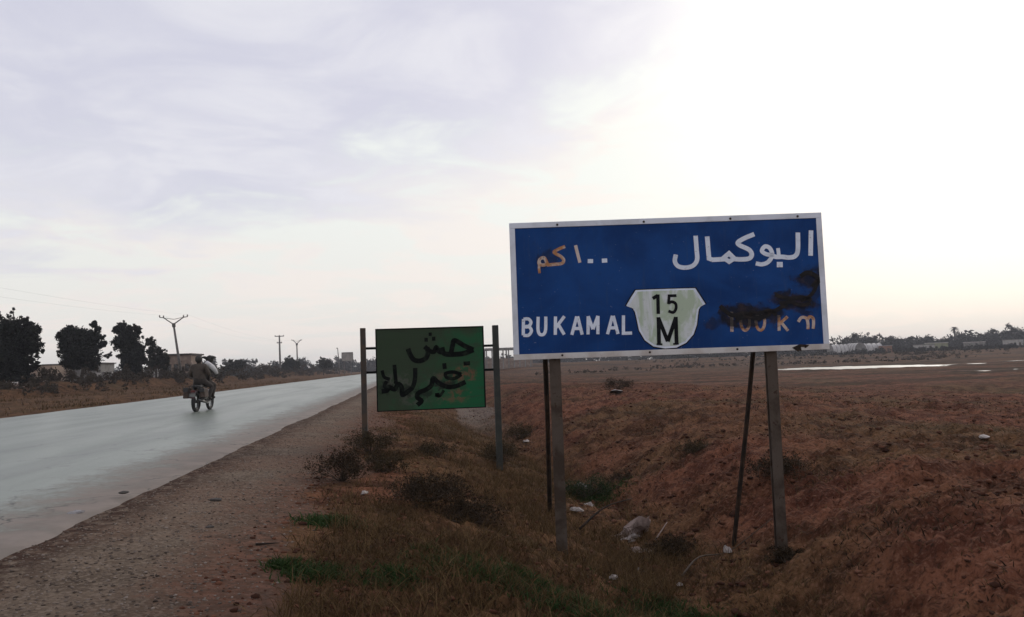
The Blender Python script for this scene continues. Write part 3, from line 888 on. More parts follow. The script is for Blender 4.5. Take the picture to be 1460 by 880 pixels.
def person(label, J, E, parts, mats):
    """J: joint name -> (xyz, radius); E: edges; one continuous skinned body, materials chosen by nearest joint."""
    names = list(J)
    me = bpy.data.meshes.new('person')
    me.from_pydata([J[n][0] for n in names], [(names.index(a), names.index(b)) for a, b in E], [])
    o = bpy.data.objects.new('person', me)
    col.objects.link(o)
    sk = o.modifiers.new('skin', 'SKIN'); sk.use_smooth_shade = True
    for i, n in enumerate(names):
        r = J[n][1]
        me.skin_vertices[0].data[i].radius = r if hasattr(r, '__len__') else (r, r)
        me.skin_vertices[0].data[i].use_root = (n == 'pelvis')
    su = o.modifiers.new('sub', 'SUBSURF'); su.levels = su.render_levels = 2
    bpy.context.view_layer.update()
    dg = bpy.context.evaluated_depsgraph_get()
    nm = bpy.data.meshes.new_from_object(o.evaluated_get(dg))
    o.modifiers.clear(); o.data = nm
    nm.materials.clear()
    for m in mats: nm.materials.append(m)
    # fingers, ears and nose join the body mesh
    bm = bmesh.new(); bm.from_mesh(nm)
    ex = MB()
    for s in ('l', 'r'):
        h = Vector(J['hand_' + s][0]); e = Vector(J['wrist_' + s][0]); d = (h - e).normalized()
        side = d.cross(Vector((0, 0, 1))); side = side.normalized() if side.length > .1 else Vector((1, 0, 0))
        for k, ln in enumerate((.055, .068, .072, .062, .048)):
            q = h + side * (.018 * (k - 2)); up = Vector((0, 0, 1))
            ex.tube([q, q + d * ln * .55, q + d * ln * .8 - up * ln * .45], [.010, .009, .007], 5)
    hd = Vector(J['head'][0])
    for s in (-1, 1): ex.blob(hd + Vector((s * .085, .0, -.01)), (.014, .024, .034), 1)
    ex.blob(hd + Vector((0, .115, -.02)), (.016, .022, .026), 1)
    for s in (-1, 1): ex.blob(hd + Vector((s * .035, .098, .015)), (.014, .01, .01), 1)
    ex.blob(hd + Vector((0, .098, -.065)), (.028, .01, .009), 1)
    nb = len(bm.faces)
    vs_ = [bm.verts.new(p) for p in ex.v]
    for f in ex.f: bm.faces.new([vs_[i] for i in f])
    bm.to_mesh(nm); bm.free()
    keys = [(Vector(J[n][0]), parts[n]) for n in names if n in parts]
    for k, poly in enumerate(nm.polygons):
        c = poly.center
        poly.material_index = 0 if k >= nb else min(keys, key=lambda q: (q[0] - c).length)[1]
        poly.use_smooth = True
    o.location = (BX, BY, BZ); o.rotation_euler = (0, 0, BYAW)
    tag(o, label, 'person', 'people riding the motorcycle')
    return o


EDGES = [('pelvis', 'belly'), ('belly', 'chest'), ('chest', 'neck'), ('neck', 'head'), ('head', 'crown')]
for s in ('l', 'r'):
    EDGES += [('pelvis', 'hip_' + s), ('hip_' + s, 'knee_' + s), ('knee_' + s, 'ankle_' + s), ('ankle_' + s, 'toe_' + s),
              ('chest', 'shoulder_' + s), ('shoulder_' + s, 'elbow_' + s), ('elbow_' + s, 'wrist_' + s), ('wrist_' + s, 'hand_' + s)]


def joints(py, lean, hx, knee, foot, hands, elbows, top=0.0, bulk=1.0):
    J = {'pelvis': ((0, py, .92), .15 * bulk), 'belly': ((hx * .25, py + lean * .3, 1.10), (.175 * bulk, .13 * bulk)), 'chest': ((hx * .6, py + lean * .75, 1.32 + top), (.185 * bulk, .135 * bulk)),
         'neck': ((hx * .9, py + lean * .95, 1.475 + top), .06), 'head': ((hx, py + lean + .02, 1.585 + top), (.082, .098)), 'crown': ((hx, py + lean + .01, 1.66 + top), (.07, .08))}
    for s, g in (('l', -1), ('r', 1)):
        J['hip_' + s] = ((g * .11, py + .03, .90), .105 * bulk)
        J['knee_' + s] = ((g * knee[0], py + knee[1], knee[2]), .072 * bulk)
        J['ankle_' + s] = ((g * foot[0], foot[1], foot[2]), .045)
        J['toe_' + s] = ((g * (foot[0] + .01), foot[1] + .16, foot[2] - .05), .036)
        J['shoulder_' + s] = ((hx * .7 + g * .19, py + lean * .85, 1.40 + top), .075 * bulk)
        J['elbow_' + s] = ((hx * .4 + g * elbows[0], py + elbows[1], elbows[2]), .055 * bulk)
        J['wrist_' + s] = ((g * (hands[0] + .01), hands[1] - .06, hands[2]), .034)
        J['hand_' + s] = ((g * hands[0], hands[1], hands[2] + .01), (.042, .026))
    return J


pm = {'pelvis': 2, 'belly': 1, 'chest': 1, 'neck': 1, 'head': 0, 'crown': 0}
for s in 'lr':
    pm.update({'hip_' + s: 2, 'knee_' + s: 2, 'ankle_' + s: 2, 'toe_' + s: 3, 'shoulder_' + s: 1, 'elbow_' + s: 1, 'wrist_' + s: 1, 'hand_' + s: 0})
J1 = joints(-.22, .02, -.05, (.27, .30, .76), (.24, -.12, .42), (.17, .10, 1.06), (.30, -.02, 1.14), 0, 1.12)
pas = person('dark haired person in a brown olive jacket on the rear seat', J1, EDGES, pm, [m_skin, m_jacket, m_trouser, m_shoe])
J2 = joints(.12, .14, .15, (.23, .34, .80), (.23, .26, .44), (.33, .27, 1.045), (.36, .12, 1.16), .0, 1.02)
drv = person('person in white cloth and dark headscarf steering the motorcycle', J2, EDGES, pm, [m_skin, m_greycoat, m_trouser, m_shoe])


def cap_hair(parent, J, mat, name, grow_=1.0, tails=False):
    hd = Vector(J['head'][0]); bm = bmesh.new(); bmesh.ops.create_icosphere(bm, subdivisions=3, radius=1)
    rr = random.Random(3)
    for v in bm.verts:
        k = 1 + rr.uniform(-.05, .05)
        v.co = Vector((v.co.x * .102 * grow_ * k, v.co.y * .122 * grow_ * k, v.co.z * .118 * grow_ * k)) + hd + Vector((0, -.012, .035))
    dead = [f for f in bm.faces if (f.calc_center_median() - hd).y > .045 and (f.calc_center_median() - hd).z < .055]
    bmesh.ops.delete(bm, geom=dead, context='FACES')
    me = bpy.data.meshes.new(name); bm.to_mesh(me); bm.free()
    o = link(name, me, mat, parent, True)
    so = o.modifiers.new('thick', 'SOLIDIFY'); so.thickness = .012
    return o


cap_hair(pas, J1, m_hair, 'hair', 1.06)
scarf = cap_hair(drv, J2, m_hair, 'headscarf', 1.12)
hd = Vector(J2['head'][0])
sf = MB()
for sgn in (-1, 1):                                                      # scarf ends lifted by the wind
    pts = crv([hd + Vector((sgn * .07, -.07, .06)), hd + Vector((sgn * .15, -.13, .10)), hd + Vector((sgn * .23, -.17, .08))], 4)
    sf.tube(pts, [.055 - .004 * i for i in range(len(pts))], 6)
sf.build('scarf_end', m_hair, drv, True)
wc = MB()                                                                # white shawl across the back and right arm
bm_pts = [((hd.x - .03, -.02, 1.51), .075), ((hd.x + .04, .05, 1.44), .085), ((hd.x + .13, .09, 1.36), .085), ((hd.x + .21, .12, 1.25), .07), ((.40, .15, 1.14), .05)]
wc.tube([p for p, r in bm_pts], [r for p, r in bm_pts], 10)
wc.build('white_shawl', m_whitecloth, drv, True)

# ---------------------------------------------------------------- foliage helpers
def leaf_cloud(lobes, n, size, seed, flat=.75, cl=(.22, .42), per=28):
    """Leaf-sized quads in and on the given lobes (x,y,z,r); returns verts, faces, tone."""
    g = np.random.default_rng(seed)
    L = np.array(lobes, float); wts = L[:, 3] ** 2; wts /= wts.sum()
    # clumps inside lobes
    nc = max(8, n // per)
    li = g.choice(len(L), nc, p=wts)
    d = g.normal(size=(nc, 3)); d /= np.linalg.norm(d, axis=1)[:, None]
    rad = g.uniform(.25, 1.0, nc) ** .55
    cc_ = L[li, :3] + d * (L[li, 3] * rad)[:, None] * np.array([1, 1, flat + .15])
    cr = L[li, 3] * g.uniform(cl[0], cl[1], nc)
    ci = g.integers(0, nc, n)
    d = g.normal(size=(n, 3)); d /= np.linalg.norm(d, axis=1)[:, None]
    c = cc_[ci] + d * (cr[ci] * g.uniform(.2, 1.0, n))[:, None]
    tone = np.clip(g.normal(.45, .16, n) + (g.uniform(-.2, .2, nc))[ci], 0, 1)
    a = g.normal(size=(n, 3)); a /= np.linalg.norm(a, axis=1)[:, None]
    b = np.cross(a, g.normal(size=(n, 3))); b /= np.linalg.norm(b, axis=1)[:, None]
    s = size * g.uniform(.6, 1.35, n)[:, None]
    v = np.stack([c - a * s, c + b * s * .45, c + a * s, c - b * s * .45], 1).reshape(-1, 3)
    f = np.arange(4 * n).reshape(n, 4)
    return v, f, np.repeat(tone, 4)


def foliage(name, lobes, n, size, seed, mat, parent=None, origin=(0, 0, 0), cl=(.22, .42), per=28):
    v, f, tone = leaf_cloud(lobes, n, size, seed, .75, cl, per)
    me = arr_mesh(name, v - np.array(origin), f)
    attr(me, 'tone', tone)
    return link(name, me, mat, parent)


m_tree = leafy('dark_evergreen_leaves', ((.008, .009, .009), (.014, .017, .015), (.028, .032, .022)), .1)
m_tree2 = leafy('greyish_tree_leaves', ((.018, .020, .017), (.032, .035, .028), (.052, .054, .040)), .2)
m_far = leafy('distant_leaves', ((.016, .017, .017), (.026, .027, .026), (.040, .040, .036)), .15)
m_scrub = leafy('brown_scrub', ((.028, .022, .017), (.055, .044, .032), (.085, .066, .048)), .2)
m_bark = weathered('tree_bark', (.035, .027, .022), (.06, .048, .04), 5, .9, .5)


def tree(label, base, lobes, n, size, seed, mat, trunks, group):
    """lobes in world x, z at the tree's own depth; spread in depth too."""
    g = random.Random(seed)
    bx, by = base; bz = float(ground_h(bx, by)) - .1
    root = empty('tree', (bx, by, bz))
    L = []
    for (x, z, r) in lobes:
        L.append((x, by + g.uniform(-.5, .5) * r, z, r))
        L.append((x + g.uniform(-.3, .3) * r, by + g.choice((-1, 1)) * r * .8, z - .1 * r, r * .8))
    for _ in range(16):                                             # loose sprays that break the outline
        l = g.choice(lobes); a = g.uniform(-.6, 3.7); rr = l[2] * g.uniform(.9, 1.22)
        L.append((l[0] + math.cos(a) * rr, by + g.uniform(-.6, .6) * l[2], l[1] + math.sin(a) * rr, l[2] * g.uniform(.12, .26)))
    foliage('crown', L, n, size, seed, mat, root, (bx, by, bz), (.16, .34), 30)
    tb = MB()
    zc_ = sum(l[2] for l in L) / len(L)
    for (tx, r0) in trunks:
        top = Vector((sum(l[0] for l in L) / len(L) * .6 + tx * .4, by, zc_))
        p0 = Vector((tx, by, bz - .1))
        pts = [p0, p0.lerp(top, .35) + Vector((g.uniform(-.1, .1), 0, 0)), p0.lerp(top, .7), top]
        tb.tube([p - Vector((bx, by, bz)) for p in pts], [r0, r0 * .8, r0 * .6, r0 * .3], 8)
        for l in L[::2]:
            st = pts[1].lerp(pts[2], g.uniform(.1, 1)); en = Vector(l[:3])
            md = st.lerp(en, .5) + Vector((0, 0, -.12))
            tb.tube([p - Vector((bx, by, bz)) for p in (st, md, en)], [r0 * .45, r0 * .3, r0 * .12], 6)
    tb.build('trunk', m_bark, root, True)
    tag(root, label, 'tree', group)
    return root


TG = 'dark trees along the far side of the road'
tree('big round dark tree at the far left edge of the picture', (-32.4, 70),
     [(-32.78, 4.81, 1.75), (-31.44, 5.35, 1.05), (-31.0, 3.9, .85), (-33.03, 3.2, 1.7), (-31.5, 2.7, .95), (-34.54, 4.3, 2.0), (-32.2, 2.0, 1.1), (-33.8, 2.0, 1.3)], 30000, .14, 11, m_tree, [(-32.9, .16), (-31.9, .13)], TG)
tree('dark leafy tree with a thin loose side branch, second from the left', (-33.0, 85),
     [(-34.22, 5.43, 1.15), (-33.02, 4.55, 1.75), (-34.5, 4.04, .95), (-33.88, 3.18, 1.2), (-32.56, 3.06, 1.15), (-32.36, 5.37, .9), (-31.96, 6.56, .36), (-31.75, 6.0, .4), (-31.49, 5.35, .5), (-31.09, 4.49, .42), (-30.76, 3.5, .34)], 26000, .145, 12, m_tree, [(-33.2, .17)], TG)
tree('narrow upright dark tree beside the leaning lamp pole', (-31.8, 95),
     [(-32.8, 6.56, .85), (-31.6, 6.36, .85), (-32.13, 5.11, 1.3), (-31.68, 3.92, 1.4), (-31.25, 2.72, 1.25), (-31.91, 1.96, .95)], 24000, .15, 13, m_tree, [(-31.7, .17)], TG)
tree('smaller ragged tree next to the flat roofed house', (-30.9, 101),
     [(-31.44, 5.33, .6), (-30.96, 4.23, .85), (-30.33, 3.38, .9), (-31.44, 3.0, .85), (-30.01, 2.54, .7)], 9000, .15, 14, m_tree2, [(-30.9, .12)], TG)

# ---------------------------------------------------------------- houses on the left
m_tan = weathered('tan_plaster', (.33, .25, .19), (.25, .185, .14), 1.4, .9, .3)
m_brownwall = weathered('brown_block_wall', (.17, .12, .09), (.25, .19, .15), 1.6, .9, .3)
m_greywall = weathered('grey_plaster', (.21, .20, .185), (.14, .13, .12), 1.2, .9, .3)
m_roofdark = weathered('dark_roof_slab', (.035, .030, .028), (.06, .05, .045), 2, .85, .2)
m_pane = weathered('dark_window_glass', (.012, .013, .015), (.02, .02, .022), 3, .15, 0)
m_wood = weathered('worn_door_wood', (.06, .04, .03), (.09, .06, .045), 4, .8, .2)
m_pale = weathered('pale_concrete', (.40, .38, .35), (.30, .28, .26), 1.5, .85, .2)


def house(name, label, cx, cy, w, d, h, wall_m, roof_m, wins, door=None, cat='house', over=.25, rz=0.0, roof_t=.22):
    z0 = float(ground_h(cx, cy)) - .15
    root = empty(name, (cx, cy, z0), rz)
    h0 = h - z0
    f = -d / 2
    # front wall is built round its openings
    ops = sorted([(x - ww / 2, x + ww / 2, z, z + hh) for x, z, ww, hh in wins] + ([(door[0] - door[1] / 2, door[0] + door[1] / 2, 0, door[2])] if door else []))
    wl = MB(); th = .22
    x = -w / 2
    for a, b, za, zb in ops:
        if a > x: wl.box((x, f, 0), (a, f + th, h0))
        if za > 0: wl.box((a, f, 0), (b, f + th, za))
        wl.box((a, f, zb), (b, f + th, h0))
        x = b
    wl.box((x, f, 0), (w / 2, f + th, h0))
    wl.box((-w / 2, f + th, 0), (-w / 2 + th, d / 2, h0)).box((w / 2 - th, f + th, 0), (w / 2, d / 2, h0)).box((-w / 2 + th, d / 2 - th, 0), (w / 2 - th, d / 2, h0))
    wl.build('wall', wall_m, root)
    MB().box((-w / 2 - over, f - over, h0), (w / 2 + over, d / 2 + over, h0 + roof_t)).build('roof', roof_m, root, bevel=.02)
    for x, z, ww, hh in wins:
        fr = MB()
        fr.box((x - ww / 2, f + .05, z), (x + ww / 2, f + .11, z + .06)).box((x - ww / 2, f + .05, z + hh - .06), (x + ww / 2, f + .11, z + hh))
        fr.box((x - ww / 2, f + .05, z + .06), (x - ww / 2 + .06, f + .11, z + hh - .06)).box((x + ww / 2 - .06, f + .05, z + .06), (x + ww / 2, f + .11, z + hh - .06))
        wn = fr.build('window', m_wood, root)
        MB().box((x - ww / 2 + .061, f + .07, z + .061), (x + ww / 2 - .061, f + .09, z + hh - .061)).build('pane', m_pane, wn)
    if door:
        dr = MB().box((door[0] - door[1] / 2 + .003, f + .06, 0), (door[0] + door[1] / 2 - .003, f + .12, door[2] - .003)).build('door', m_wood, root)
        MB().blob((door[0] + door[1] * .35, f + .04, 1.0), .05, 1).build('handle', m_chrome, dr)
    tag(root, label, cat)
    return root


house('house', 'flat roofed brown house with a dark roof slab beside the leaning lamp pole', -33.55, 122, 3.7, 6, 4.05, m_brownwall, m_roofdark,
      [(-1.1, 1.6, .6, 1.1), (-.2, 1.6, .6, 1.1), (1.3, 1.6, .55, 1.1)], (.6, .8, 2.3))
house('house', 'low tan house showing behind the trunk of the leftmost tree', -48.1, 112, 3.6, 5, 3.05, m_tan, m_roofdark, [(-.6, 1.3, .7, .8), (.9, 1.3, .7, .8)], None, over=.08, roof_t=.12)
house('outbuilding', 'long low grey outbuilding between the two leftmost trees', -45.8, 117, 7.2, 5, 3.15, m_greywall, m_roofdark, [(-2.2, 1.4, .8, .7), (0, 1.4, .8, .7), (2.2, 1.4, .8, .7)], None, 'building', .2, roof_t=.15)
for k, (xx, yy, ww, hh, lab) in enumerate(((-36.6, 110, 2.6, 2.0, 'pale low concrete wall stub under the narrow dark tree'),
                                           (-34.6, 113, 1.9, 2.1, 'pale low concrete wall stub under the ragged smaller tree'),
                                           (-41.0, 112, 2.2, 1.9, 'pale low concrete wall stub right of the grey outbuilding'))):
    zb = float(ground_h(xx, yy)) - .1
    r_ = empty('wall', (xx, yy, zb)); tag(r_, lab, 'wall')
    MB().box((-ww / 2, 0, 0), (ww / 2, .2, hh - zb - .1)).build('wall_body', m_pale, r_)
    for s in (-1, 0, 1): MB().box((s * (ww / 2 - .13) - .15, -.06, 0), (s * (ww / 2 - .13) + .15, .26, hh - zb + .12)).build('pier', m_greywall, r_, bevel=.02)
    MB().box((-ww / 2 - .06, -.05, hh - zb - .1), (ww / 2 + .06, .25, hh - zb - .02)).build('coping', m_pale, r_)

# ---------------------------------------------------------------- poles, billboard
m_conc = weathered('grey_concrete_pole', (.13, .12, .11), (.09, .082, .075), 3, .85, .2)
m_iron = weathered('dark_iron_bracket', (.06, .055, .05), (.09, .08, .07), 5, .6, .1)
m_ins = weathered('brown_insulator', (.10, .08, .07), (.16, .14, .12), 8, .3, 0)


def y_pole(label, base, top, half, rise, r0, name='power_pole'):
    bz = float(ground_h(base[0], base[1])) - .3
    root = empty(name, (base[0], base[1], bz)); tag(root, label, 'power pole', 'poles along the far side of the road')
    o = Vector((base[0], base[1], bz)); tp = Vector(top) - o
    MB().tube([(0, 0, 0), tp * .5, tp], [r0 * 1.25, r0, r0 * .8], 10).build('shaft', m_conc, root, True)
    MB().tube([tp * .95, tp + Vector((0, 0, .15))], r0 * 1.5, 8).build('collar', m_iron, root)
    ends = []
    for s in (-1, 1):
        e = tp + Vector((s * half * .72, 0, rise * .75)); tip = tp + Vector((s * half, 0, rise * .8))
        ar = MB().tube([tp, e, tip], [r0 * .5, r0 * .42, r0 * .34], 6).build('arm', m_iron, root, True)
        for q in (e, tip):
            MB().tube([q, q + Vector((0, 0, .12)), q + Vector((0, 0, .24)), q + Vector((0, 0, .32))], [.05, .09, .07, .03], 8).build('insulator', m_ins, ar)
            ends.append(o + q + Vector((0, 0, .3)))
    MB().tube([tp + Vector((-half * .72, 0, rise * .75)), tp + Vector((0, 0, rise * .55)), tp + Vector((half * .72, 0, rise * .75))], r0 * .22, 6).build('tie_bar', m_iron, root)
    return ends


e1 = y_pole('tall leaning pole with a wide Y shaped head above the flat roofed house', (-30.45, 110), (-31.45, 110, 7.9), 1.75, 1.2, .155)
e3 = y_pole('slim pole with a small Y shaped head, farther along the road', (-36.95, 260), (-37.1, 260, 9.9), 1.55, 1.4, .22)
bz = float(ground_h(-37.35, 230)) - .3
tp_ = empty('power_pole', (-37.35, 230, bz)); tag(tp_, 'straight pole with two level crossarms left of the far Y pole', 'power pole', 'poles along the far side of the road')
h_ = 11.3 - bz
MB().tube([(0, 0, 0), (-.1, 0, h_ * .5), (-.18, 0, h_)], [.3, .26, .2], 10).build('shaft', m_conc, tp_, True)
e2 = []
for z, hw in ((h_ - .15, 1.25), (h_ - 2.0, .7)):
    ca = MB().box((-.18 - hw, -.1, z - .12), (-.18 + hw, .1, z + .12)).build('crossarm', m_iron, tp_, bevel=.02)
    for s in (-1, 0, 1):
        MB().tube([(-.18 + s * (hw - .1), 0, z + .121), (-.18 + s * (hw - .1), 0, z + .35)], [.10, .06], 8).build('insulator', m_ins, ca)
        e2.append(Vector((-37.35 - .18 + s * (hw - .1), 230, bz + z + .35)))
bz = float(ground_h(-21.5, 232)) - .2
pp = empty('lamp_post', (-21.5, 232, bz)); tag(pp, 'thin short post left of the far billboard', 'post')
MB().tube([(0, 0, 0), (-.1, 0, 4), (-.35, 0, 7.3 - bz)], [.16, .14, .1], 8).build('shaft', m_conc, pp, True)
MB().box((-.75, -.12, 7.25 - bz), (-.3, .12, 7.45 - bz)).build('lamp_head', m_iron, pp, bevel=.03)
bz = float(ground_h(-18.2, 220)) - .2
bb = empty('billboard', (-18.2, 220, bz)); tag(bb, 'small grey billboard on two legs near the end of the road', 'billboard')
MB().box((-1.4, -.1, 3.55 - bz), (1.4, .1, 5.55 - bz)).build('panel', weathered('grey_billboard_face', (.22, .20, .18), (.30, .27, .24), .8, .7, .1), bb)
for a, b in (((-1.5, -.14, 5.56 - bz), (1.5, .14, 5.85 - bz)), ((-1.5, -.14, 3.4 - bz), (1.5, .14, 3.54 - bz)), ((-1.53, -.13, 3.4 - bz), (-1.405, .13, 5.55 - bz)), ((1.405, -.13, 3.4 - bz), (1.53, .13, 5.55 - bz))):
    MB().box(a, b).build('frame_bar', m_iron, bb)
for x in (-.9, .9): MB().box((x - .1, .145, 0), (x + .1, .33, 5.4 - bz)).build('leg', m_conc, bb)

m_wire = weathered('overhead_wire', (.10, .10, .10), (.12, .12, .12), 3, .6, 0)
for k in (0, 3):
    a = e1[k]; b = Vector((a.x - 2 + .3 * k, -20, a.z + 1.0)); c_ = e3[k]
    for i, (p, q) in enumerate(((a, b), (a, c_))):
        n = 14; pts = [p.lerp(q, i_ / n) - Vector((0, 0, 1.6 * 4 * (i_ / n) * (1 - i_ / n))) for i_ in range(n + 1)]
        w_ = MB().tube(pts, .0045, 4).build('overhead_wire', m_wire)
        tag(w_, ('outer' if k == 0 else 'inner') + ' thin overhead wire ' + ('toward the left edge from the leaning pole' if i == 0 else 'from the leaning pole to the far Y pole'), 'wire')

# ---------------------------------------------------------------- distant open shed seen between the two signs
sz = float(ground_h(23, 205)) - .2
sd = empty('open_shed', (23.2, 205, sz)); tag(sd, 'distant open sided shed with thin columns seen between the two signs', 'shed')
MB().box((-5.8, -3, 4.75 - sz), (6.2, 3, 5.35 - sz)).build('roof', m_greywall, sd, bevel=.05)
for k in range(9): MB().box((-5.6 + k * 1.4, -2.8, 0), (-5.3 + k * 1.4, -2.5, 4.75 - sz)).build('column', m_greywall, sd)
for k in range(5): MB().box((-5.6 + k * 2.8, 2.4, 0), (-5.3 + k * 2.8, 2.7, 4.75 - sz)).build('column', m_greywall, sd)
MB().box((-5.8, -2.75, 0), (6.2, -2.55, 2.7 - sz)).build('parapet', m_brownwall, sd)

# ---------------------------------------------------------------- tents and houses on the far right
m_sheet = weathered('pale_plastic_sheet', (.45, .43, .41), (.33, .31, .30), 1.2, .6, .2)
m_orange = weathered('faded_orange_cloth', (.24, .12, .075), (.19, .11, .08), 2, .8, .2)
m_olivewall = weathered('pale_olive_plaster', (.26, .27, .17), (.20, .20, .13), 1.2, .9, .2)


def tunnel(label, cx, cy, w, length, h, along_x, sheet, end_m, name='sheet_tunnel'):
    z0 = float(ground_h(cx, cy)) - .1
    root = empty(name, (cx, cy, z0), 0 if along_x else R(90)); tag(root, label, 'tunnel')
    n = 10; sk_ = MB(); prof = [(-w / 2 * math.cos(math.pi * k / n), h * math.sin(math.pi * k / n) ** .7) for k in range(n + 1)]
    vv = []; ff = []
    m_ = 8
    for i in range(m_ + 1):
        x = -length / 2 + length * i / m_
        sag = .94 if i % 2 else 1.0
        for (y, z) in prof: vv.append((x, y * sag, z * sag))
    for i in range(m_):
        for k in range(n):
            a = i * (n + 1) + k; ff.append((a, a + 1, a + n + 2, a + n + 1))
    sk_.add(vv, ff).build('cover', sheet, root, True)
    for s in (-1, 1):
        MB().add([(s * (length / 2 - .06), y * .985, z * .985) for y, z in prof], [tuple(range(n + 1))]).build('end_panel', end_m, root)
    for i in range(0, m_ + 1, 2):
        x = -length / 2 + length * i / m_
        MB().tube([(x, y * 1.005, z * 1.005) for y, z in prof], .05, 5).build('hoop', m_iron, root)
    return root


tunnel('pale low plastic sheet tunnel just right of the blue sign', 126.8, 230, 4, 5.0, 4.2 - 1.0, True, m_sheet, m_greywall)
tunnel('pale round ended plastic hoop shelter, open end toward the road', 133.0, 231, 3.8, 6.0, 3.4, False, m_sheet, m_greywall)
tunnel('long pale sheet tunnel with a faded orange end on the right', 138.2, 232, 4.2, 6.4, 3.1, True, m_sheet, m_orange)
house('shack', 'faded orange shack at the end of the long sheet tunnel', 141.2, 228.5, 3.0, 2.2, 2.7, m_orange, m_sheet, [], (0.3, .8, 1.4), 'shack', .15, roof_t=.1)
house('house', 'small pale block house right of the orange shack, far right field', 155.4, 231, 4.4, 4, 2.55, m_pale, m_greywall, [(-1.2, .5, .7, .6)], (.9, .8, 1.5), over=.1)
house('house', 'low pale olive house below the palm tree', 161.0, 233, 5.0, 4, 3.0, m_olivewall, m_pale, [(-1.4, .6, .8, .7), (1.2, .6, .8, .7)], None, over=.15)
house('house', 'pale house at the right edge of the picture', 187.0, 233, 4.0, 4, 3.2, m_pale, m_greywall, [(-.9, .8, .8, .8)], (.8, .8, 1.6), over=.12)
house('house', 'small low pale house between the palm tree and the right edge', 177.5, 238, 4.6, 4, 2.9, m_greywall, m_pale, [(1.0, .8, .8, .7)], None, over=.12)

# ---------------------------------------------------------------- palm
pz0 = float(ground_h(215.5, 300))
palm = empty('palm_tree', (215.5, 300, pz0)); tag(palm, 'single palm tree rising above the far treeline on the right', 'palm tree')
hp = 9.3 - pz0
MB().tube([(0, 0, -.2), (.1, 0, hp * .5), (0, 0, hp)], [.42, .34, .30], 8).build('trunk', m_bark, palm, True)
fr = MB(); g = random.Random(5)
for k in range(26):
    a = 2 * math.pi * k / 26 + g.uniform(-.1, .1); el = g.uniform(-.5, 1.1); ln = g.uniform(1.6, 2.3)
    d_ = Vector((math.cos(a) * math.cos(el), math.sin(a) * math.cos(el), math.sin(el)))
    P = [Vector((0, 0, hp)) + d_ * ln * t_ + Vector((0, 0, -1.1 * ln * t_ * t_ * .5)) for t_ in (0, .35, .7, 1.0)]
    s_ = d_.cross(Vector((0, 0, 1))).normalized()
    for i in range(3):
        w0, w1 = (.10, .30, .24, .03)[i], (.10, .30, .24, .03)[i + 1]
        fr.add([P[i] - s_ * w0 - Vector((0, 0, w0 * .5)), P[i], P[i + 1], P[i + 1] - s_ * w1 - Vector((0, 0, w1 * .5))], [(0, 1, 2, 3)])
        fr.add([P[i] + s_ * w0 - Vector((0, 0, w0 * .5)), P[i], P[i + 1], P[i + 1] + s_ * w1 - Vector((0, 0, w1 * .5))], [(0, 1, 2, 3)])
fr.build('crown', m_tree2, palm)

# ---------------------------------------------------------------- far woods and scrub (uncountable masses)
def belt(name, label, pts, n_l, rlo, rhi, n_leaf, size, seed, mat, zoff=0.0):
    """A band of overlapping crowns along a polyline of (x, y, height)."""
    g = np.random.default_rng(seed); P = np.array(pts, float)
    u = np.sort(g.uniform(0, len(P) - 1, n_l)); i = np.minimum(u.astype(int), len(P) - 2); fr_ = (u - i)[:, None]
    q = P[i] * (1 - fr_) + P[i + 1] * fr_
    r = g.uniform(rlo, rhi, n_l) * (.75 + .5 * vnoise(u * 9, u * 0, seed))
    q[:, 0] += g.normal(0, 1.5, n_l); q[:, 1] += g.normal(0, 6, n_l)
    z0 = ground_h(q[:, 0], q[:, 1])
    top = q[:, 2] * (.55 + .6 * vnoise(u * 14, u * 0 + 3, seed + 1))
    z = z0 + np.maximum(g.uniform(.2, 1.0, n_l) * top - r * .6, r * .35)
    lob = np.stack([q[:, 0], q[:, 1], z, r], -1)
    lob = np.concatenate([lob, np.stack([q[:, 0] + g.normal(0, 1.2, n_l), q[:, 1], z0 + r * .35, r * .9], -1)])
    o = foliage(name, lob, n_leaf, size, seed, mat, None, (0, 0, 0), (.35, .6), 10)
    return tag(o, label, kind='stuff')


belt('far_woods', 'dark blue grey wood along the horizon on the right', [(95, 300, 5.5), (140, 300, 6.0), (175, 300, 7.0), (205, 300, 6.6), (225, 300, 7.0), (245, 300, 8.8), (300, 300, 9)], 520, 1.7, 2.8, 90000, .55, 21, m_far)
belt('far_woods', 'hazy wood along the horizon left of the road', [(-120, 330, 6.5), (-75, 320, 7.0), (-50, 330, 6.0), (-28, 380, 7), (-18, 460, 7.5)], 300, 1.3, 2.4, 46000, .5, 22, m_far)
belt('far_woods', 'hazy scrub where the road ends behind the green board', [(-16, 480, 5), (5, 520, 5), (25, 430, 6), (60, 400, 5), (100, 330, 4)], 260, 1.5, 2.6, 40000, .55, 23, m_far)
belt('scrub', 'brown scrub growing along the far earth bank', [(-31.5, 60, 1.1), (-31.5, 90, 1.9), (-31, 120, 2.0), (-30.6, 170, 2.3), (-30, 240, 2.8), (-29.5, 320, 3.0)], 420, .25, .62, 60000, .12, 24, m_scrub)
belt('scrub', 'low dark scrub in front of the far huts on the right', [(100, 226, 1.3), (135, 224, 1.4), (160, 222, 1.4), (200, 226, 1.7), (230, 228, 1.6)], 380, .4, 1.0, 26000, .24, 25, m_far)
belt('scrub', 'scattered tufts across the flat field before the huts', [(20, 130, .6), (60, 170, .7), (90, 150, .6), (140, 190, .8), (60, 200, .7), (180, 200, .8)], 420, .2, .55, 20000, .14, 26, m_scrub)
